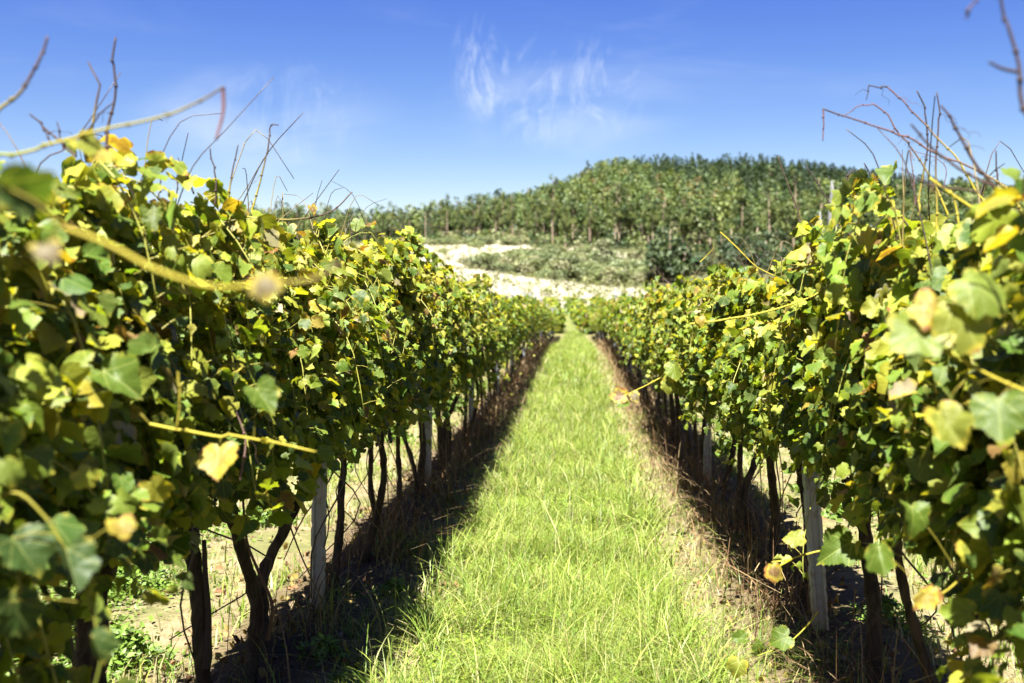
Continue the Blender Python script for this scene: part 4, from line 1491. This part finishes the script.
def wood():
    rg = np.random.default_rng(61)
    spots = []
    # the margin of the wood, trunks in view
    x = -150.0
    while x < 235:
        e = float(edge_Y(x))
        for k in range(2):
            spots.append((x + rg.normal(0, 1.2), e + 2 + k * 6 + rg.uniform(-2.5, 2.5), 'edge'))
        x += rg.uniform(3.2, 5.4)
    # the skyline
    x = -165.0
    while x < 245:
        spots.append((x, YR - rg.uniform(2, 10), 'sky'))
        x += rg.uniform(4.4, 7.5)
    nsp = 0
    for (x, y, where) in spots:
        if where == 'edge':
            px = VPX + FPX * x / y
            d = TALL if px > 455 or rg.random() < .72 else PINES
            nm = 'tall_tree' if d is TALL else 'pine_tree'
            place_tree(nm, d[int(rg.integers(len(d)))], x, y, rg.uniform(.75, 1.1) * (.72 if px < 530 else .98), rg.random() * 6.28,
                       'tall slender pale-trunked tree at the lower edge of the wood' if d is TALL else 'dark pointed conifer at the lower edge of the wood',
                       'tall trees along the edge of the wood' if d is TALL else 'conifers along the edge of the wood')
        else:
            px = VPX + FPX * x / y
            if px > 615 or rg.random() < .6:
                place_tree('pine_tree', PINES[int(rg.integers(4))], x, y, rg.uniform(.6, .95), rg.random() * 6.28, 'dark conifer standing on the skyline of the wooded hill', 'conifers on the skyline')
            else:
                place_tree('tall_tree', TALL[int(rg.integers(7))], x, y, rg.uniform(.5, .85), rg.random() * 6.28, 'airy green tree standing on the skyline of the wooded hill', 'green trees on the skyline')
        nsp += 1
    # the tall pair on the shoulder of the hill
    for px, s, kd in ((588, 1.2, PINES), (600, 1.1, TALL)):
        y = 470.0
        x = (px - VPX) / FPX * y
        place_tree('pine_tree' if kd is PINES else 'tall_tree', kd[1], x, y, s, 1.0,
                   'tall dark tree topping the shoulder of the hill' if kd is PINES else 'tall light green tree beside the dark one on the hill shoulder', None)
    # darker trees at the foot of the hill on the right
    for i in range(26):
        px = 664 + i * 9 + rg.uniform(-4, 4)
        y = rg.uniform(160, 225)
        x = (px - VPX) / FPX * y
        place_tree('round_tree', DARK[i % 3], x, y, rg.uniform(.6, 1.5), rg.random() * 6.28, 'dark green bushy tree at the foot of the hill, right of the pale field', 'dark trees at the foot of the hill')
    # large tree behind the right row, cut by the frame edge
    y = 120.0
    place_tree('round_tree', ROUND[0], (1028 - VPX) / FPX * y, y, 1.12, 0.4, 'dark green tree rising behind the dry canes at the far right', None)
    # the wood on the slope
    b = Buf()
    n = 11500
    X = rg.uniform(-310, 330, n)
    Y = rg.uniform(205, YR + 25, n)
    ok = Y > edge_Y(X) + 10
    X, Y = X[ok], Y[ok]
    n = len(X)
    Z = H(X, Y)
    pine = is_pine(X, Y) | (rg.random(n) < .06)
    px, py = pix(X, Y, Z)
    for grp, pal in ((pine, PINE), (~pine, EUC)):
        idx = np.nonzero(grp)[0]
        k = len(idx)
        m = 130
        h = rg.uniform(7, 14, k)
        f = np.where((Y[idx] < edge_Y(X[idx]) + 30)[:, None], rg.uniform(.38, 1, (k, m)), rg.uniform(.22, 1, (k, m)))
        if pal is PINE:
            w = 2.4 * (1 - f) ** .7 + .2
            h = h * .95
        else:
            w = np.clip(1 - ((f - .66) / .4) ** 2, .05, 1) * rg.uniform(1.5, 2.9, (k, 1))
        nc = 9
        ca = rg.random((k, nc)) * 6.283
        ci = rg.integers(0, nc, (k, m))
        a = np.take_along_axis(ca, ci, 1) + rg.normal(0, .35, (k, m))
        r = w * rg.uniform(.45, 1.05, (k, m))
        d = np.stack([np.cos(a) * r, np.sin(a) * r, f * h[:, None]], -1)
        P = np.stack([X[idx], Y[idx], Z[idx]], -1)[:, None] + d
        col = np.asarray(pal)[rg.integers(0, len(pal), k)] * rg.uniform(.75, 1.3, (k, 1))
        warm = rg.random((k, 1)) < .04
        col = np.where(warm & (pal is EUC), np.array([(0.17, 0.13, 0.05)]), col)
        t = col[:, None] * rg.uniform(.7, 1.35, (k, m, 1))
        P = P.reshape(-1, 3)
        t = t.reshape(-1, 3)
        d2 = d.copy()
        d2[..., 2] = (f - .6) * 4
        nr = unit(d2.reshape(-1, 3) + rg.normal(0, 1.0, P.shape) + (0, 0, .8))
        tp = rg.normal(0, 1, P.shape)
        Y_ = unit(tp - (tp * nr).sum(1, keepdims=True) * nr)
        X_ = np.cross(Y_, nr)
        s = rg.uniform(.5, 1.0, len(P)) * (1.0 if pal is EUC else .85)
        x, y = np.array([[0, .45, 0, -.45]]), np.array([[-.5, -.05, .5, .05]])
        V = P[:, None] + s[:, None, None] * (x[..., None] * X_[:, None] + y[..., None] * Y_[:, None])
        F = np.arange(len(P) * 4).reshape(-1, 4)
        b.add(V.reshape(-1, 3), F, np.repeat(t, 4, 0))
        # trunks
        for i in idx[rg.random(k) < .5]:
            if Y[i] > edge_Y(X[i]) + 90:
                continue
            hh = rg.uniform(6, 10)
            V = np.array([(X[i] - .17, Y[i], Z[i] - .3), (X[i] + .17, Y[i] - .1, Z[i] - .3), (X[i], Y[i] + .2, Z[i] - .3), (X[i] - .08, Y[i], Z[i] + hh), (X[i] + .08, Y[i], Z[i] + hh), (X[i], Y[i] + .1, Z[i] + hh)])
            b.add(V, [(0, 1, 4, 3), (1, 2, 5, 4), (2, 0, 3, 5)], (0.3, 0.23, 0.16))
    # bushes and young growth under the margin of the wood
    n = 1900
    X = rg.uniform(-160, 240, n)
    Y = edge_Y(X) + rg.gamma(2, 9, n) - 3
    hb = rg.uniform(1.0, 3.2, n)
    m = 26
    P = np.stack([X, Y, H(X, Y)], 1)[:, None] + rg.normal(0, 1, (n, m, 3)) * np.array([.9, .9, 0]) + np.stack([np.zeros((n, m)), np.zeros((n, m)), rg.uniform(.05, 1, (n, m)) * hb[:, None]], -1)
    P = P.reshape(-1, 3)
    col = np.asarray(OLIVE + EUC + PINE)[rg.integers(0, 10, n)][:, None] * rg.uniform(.7, 1.3, (n, m, 1))
    nr = unit(rg.normal(0, 1, P.shape) + (0, 0, .8))
    X_ = unit(np.cross(nr, rg.normal(0, 1, P.shape)))
    Y_ = np.cross(nr, X_)
    sz = rg.uniform(.5, 1.0, len(P))[:, None, None]
    V = P[:, None] + sz * (np.array([0, .45, 0, -.45])[None, :, None] * X_[:, None] + np.array([-.5, -.05, .5, .05])[None, :, None] * Y_[:, None])
    b.add(V.reshape(-1, 3), np.arange(len(P) * 4).reshape(-1, 4), np.repeat(col.reshape(-1, 3), 4, 0))
    tag(link('forest', b.mesh('forest', M_CROWN)), 'dense mixed wood covering the hillside behind the vineyard', kind='stuff')


wood()


def scrub():
    rg = np.random.default_rng(71)
    sm = []
    for i in range(5):
        r2 = np.random.default_rng(900 + i)
        cl = [((r2.normal(0, .8), r2.normal(0, .8), r2.uniform(.5, 1.7)), r2.uniform(.5, 1.0)) for _ in range(13)]
        f = clump_mesh('shrub foliage', 910 + i, cl, 120, .26, OLIVE if i % 2 else [(0.15, 0.19, 0.085), (0.18, 0.21, 0.09)], .85)
        tb = Buf()
        for q in range(4):
            tube(tb, [(0, 0, -.2), (r2.normal(0, .3), r2.normal(0, .3), .6), (r2.normal(0, .7), r2.normal(0, .7), 1.4)], [.05, .035, .015], (1, 1, 1), 4, rg=r2)
        sm.append((f, tb.mesh('shrub stem', M_TRUNK)))
    n = 0
    while n < 95:
        px, py = rg.uniform(470, 665), rg.uniform(250, 291)
        if n % 4 == 3:
            px, py = rg.uniform(400, 520), rg.normal(241, 3)
            if n % 16 == 15:
                px, py = rg.uniform(420, 500), rg.uniform(244, 262)
        elif not inside(np.array([px]), np.array([py]), SCRUB)[0]:
            continue
        # find the ground distance along this bearing
        Yc = np.linspace(110, 270, 400)
        _, pyc = pix((px - VPX) / FPX * Yc, Yc, H((px - VPX) / FPX * Yc, Yc))
        k = int(np.abs(pyc - py).argmin())
        y = float(Yc[k])
        x = (px - VPX) / FPX * y
        o = bpy.data.objects.new('shrub', None)
        COL.objects.link(o)
        o.location = (x, y, float(H(x, y)))
        s = rg.uniform(.7, 1.5) * (.75 if py < 262 and px < 480 else 1)
        o.scale = (s * 1.15, s * 1.15, s * .9)
        o.rotation_euler = (0, 0, rg.random() * 6.28)
        m = sm[int(rg.integers(5))]
        link('foliage', m[0], o)
        link('stem', m[1], o)
        tag(o, 'rounded grey-green shrub in the scrub between the pale field and the wood', 'shrub', 'shrubs above the pale field')
        n += 1
    # one pale bushy tree standing out of the scrub
    y = 190.0
    x = (602 - VPX) / FPX * y
    t = place_tree('pale_tree', (TALL[0][0], clump_mesh('tree crown', 950, [((rg.normal(0, 1.0), rg.normal(0, 1.0), rg.uniform(1.5, 5.0)), rg.uniform(.6, 1.1)) for _ in range(15)], 90, .36, [(0.26, 0.28, 0.16), (0.22, 0.25, 0.13)])), x, y, 1.0, 0,
                   'pale silvery bush rising out of the scrub before the wood', None)
    for ch in t.children:
        if ch.name.startswith('trunk'):
            ch.scale = (.5, .5, .25)


scrub()
